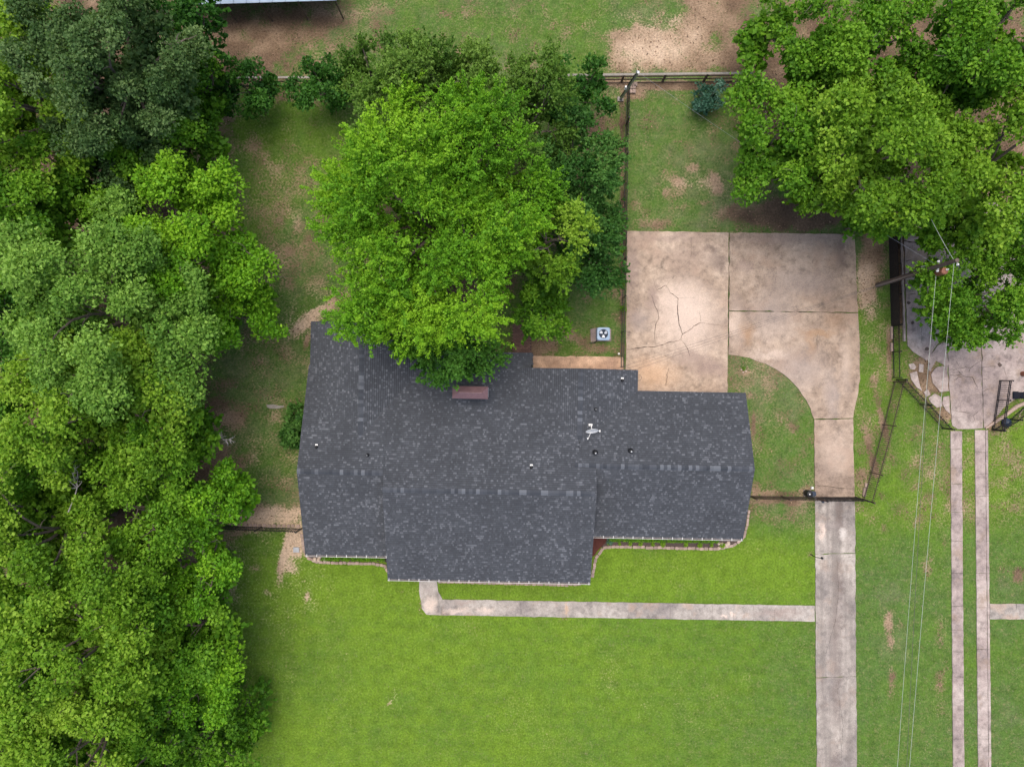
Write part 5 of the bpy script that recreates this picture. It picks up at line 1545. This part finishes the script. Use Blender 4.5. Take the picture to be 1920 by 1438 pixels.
def tuft(label, px, py, r, pal, seed, group, name='grass_tuft'):
    rng = np.random.default_rng(seed)
    q = G(px, py)
    n = 60
    ang = rng.random(n) * 2 * math.pi; tl_ = rng.uniform(.2, 1.0, n)
    d = np.stack([np.cos(ang) * tl_, np.sin(ang) * tl_, np.full(n, .6)], 1)
    d = unit(d); pos = d * r * .5 + np.array((0, 0, .06))
    nr = unit(np.stack([-np.cos(ang) * .5, -np.sin(ang) * .5, np.ones(n)], 1))
    o = leaves(name, L[pal], pos, d, nr, np.full(n, r * 1.0), np.full(n, r * .13), rng.normal(.85, .15, n), None, q)
    tag(o, label, 'plant', group)


for i, px in enumerate((1141, 1161, 1181, 1200, 1223, 1242, 1285, 1311, 1333, 1353)):
    tuft('lime grass tuft in the right flower bed, ' + ORD[i] + ' from the left', px, 1018 + (px - 1141) * .016, random.uniform(.16, .30), 'lime', 40 + i, 'lime tufts in the right flower bed')
for i, px in enumerate((633, 652, 671, 690)):
    tuft('lime grass tuft in the left flower bed, ' + ORD[i] + ' from the left', px, 1048, random.uniform(.14, .24), 'lime', 60 + i, 'lime tufts in the left flower bed')
tuft('dark bluish plant at the left end of the right flower bed', 1143, 1013, .38, 'teal', 71, None, 'dark_plant')
tuft('small weedy plant inside the white stone ring', 1393, 691, .22, 'olive', 72, None, 'weed')
for i, (px, py) in enumerate(((1166, 535), (1167, 580), (1166, 470))):
    tuft(('middle', 'lowest', 'highest')[i] + ' weedy green plant along the long dividing fence', px, py, .35, 'mid', 80 + i, 'weeds along the dividing fence', 'weed')


# ------------------------------------------------------------------ grass and litter
def blocked(x, y):
    b = np.zeros(x.shape, bool)
    for q in list(DR.values()) + WALK + SIDE_WALK + STRIPS + APRON + NWALK + [PATIO, KERB]: b |= inpoly(x, y, q)
    c_, s_ = math.cos(-HR), math.sin(-HR)
    lx = x * c_ - y * s_; ly_ = x * s_ + y * c_
    for t in T.values(): b |= tent_h(t, lx, ly_) > 0
    return b


def scatter():
    rng = np.random.default_rng(5)
    n = 300000
    x = rng.uniform(-38.5, 38.5, n); y = rng.uniform(-29.5, 29.5, n)
    s_ = soil_at(x, y)
    keep = (rng.random(n) > np.clip((s_ - .14) * 1.7, 0, .985)) & ~blocked(x, y)
    x, y, s_ = x[keep], y[keep], s_[keep]
    n = len(x)
    lu = lush_at(x, y)
    a = rng.random(n) * 2 * math.pi
    h = rng.uniform(.025, .06, n) * (1 + .5 * vnoise(x, y, .7, 61)); l_ = rng.uniform(.05, .12, n)
    d = np.stack([np.cos(a), np.sin(a)], 1); pp = np.stack([-d[:, 1], d[:, 0]], 1)
    w = rng.uniform(.012, .03, n)[:, None]
    z0 = np.full(n, -.01)
    p = np.stack([x, y], 1)
    v = np.empty((n, 3, 3))
    v[:, 0, :2] = p - pp * w; v[:, 0, 2] = z0
    v[:, 1, :2] = p + pp * w; v[:, 1, 2] = z0
    v[:, 2, :2] = p + d * l_[:, None]; v[:, 2, 2] = h
    me = quads('grass', v.reshape(-1, 3), np.arange(n * 3).reshape(-1, 3))
    at_ = me.attributes.new('tone', 'FLOAT', 'FACE')
    at_.data.foreach_set('value', np.clip(lu + rng.normal(0, .16, n) + (fbm(x, y, .9, 71, 3) - .5) * .5 - .5 * (rng.random(n) < .10), 0, 1).astype(np.float32))
    m, nt, p_ = nmat('grass_blade')
    A_ = nt.nodes.new('ShaderNodeAttribute'); A_.attribute_name = 'tone'
    cc = ramp(nt, A_.outputs['Fac'], [(0.0, (0.232, 0.213, 0.128)), (0.3, (0.088, 0.158, 0.032)), (0.6, (0.102, 0.188, 0.024)), (0.9, (0.140, 0.232, 0.020))])
    nt.links.new(cc, p_.inputs['Base Color']); p_.inputs['Roughness'].default_value = .8; p_.inputs['Specular IOR Level'].default_value = .15
    o = link('grass', me, m); tag(o, 'short mown green grass blades over the lawns', 'grass', kind='stuff')
    # dead leaves on the bare soil
    n = 150000
    x = rng.uniform(-38, 38, n); y = rng.uniform(-29, 29, n)
    s_ = soil_at(x, y); pl = pale_at(x, y)
    keep = (s_ > .35) & (rng.random(n) > pl * .7) & (rng.random(n) < .25 + 1.4 * (fbm(x, y, 1.1, 87, 3) - .3)) & ~blocked(x, y)
    x, y = x[keep], y[keep]; n = len(x)
    pos = np.stack([x, y, np.full(n, .02)], 1)
    ax_ = unit(rng.normal(size=(n, 3)) * np.array((1, 1, .2))); nr = unit(rng.normal(size=(n, 3)) * .35 + np.array((0, 0, 1)))
    l_ = rng.uniform(.06, .17, n)
    m2 = leaf_mat('dead_leaf', (0.075, 0.045, 0.028), (0.17, 0.10, 0.06), (0.40, 0.27, 0.17), .1)
    o = leaves('leaf_litter', m2, pos, ax_, nr, l_, l_ * .6, rng.normal(.45, .25, n))
    tag(o, 'scattered brown dead leaves on the bare soil', 'leaf litter', kind='stuff')


scatter()
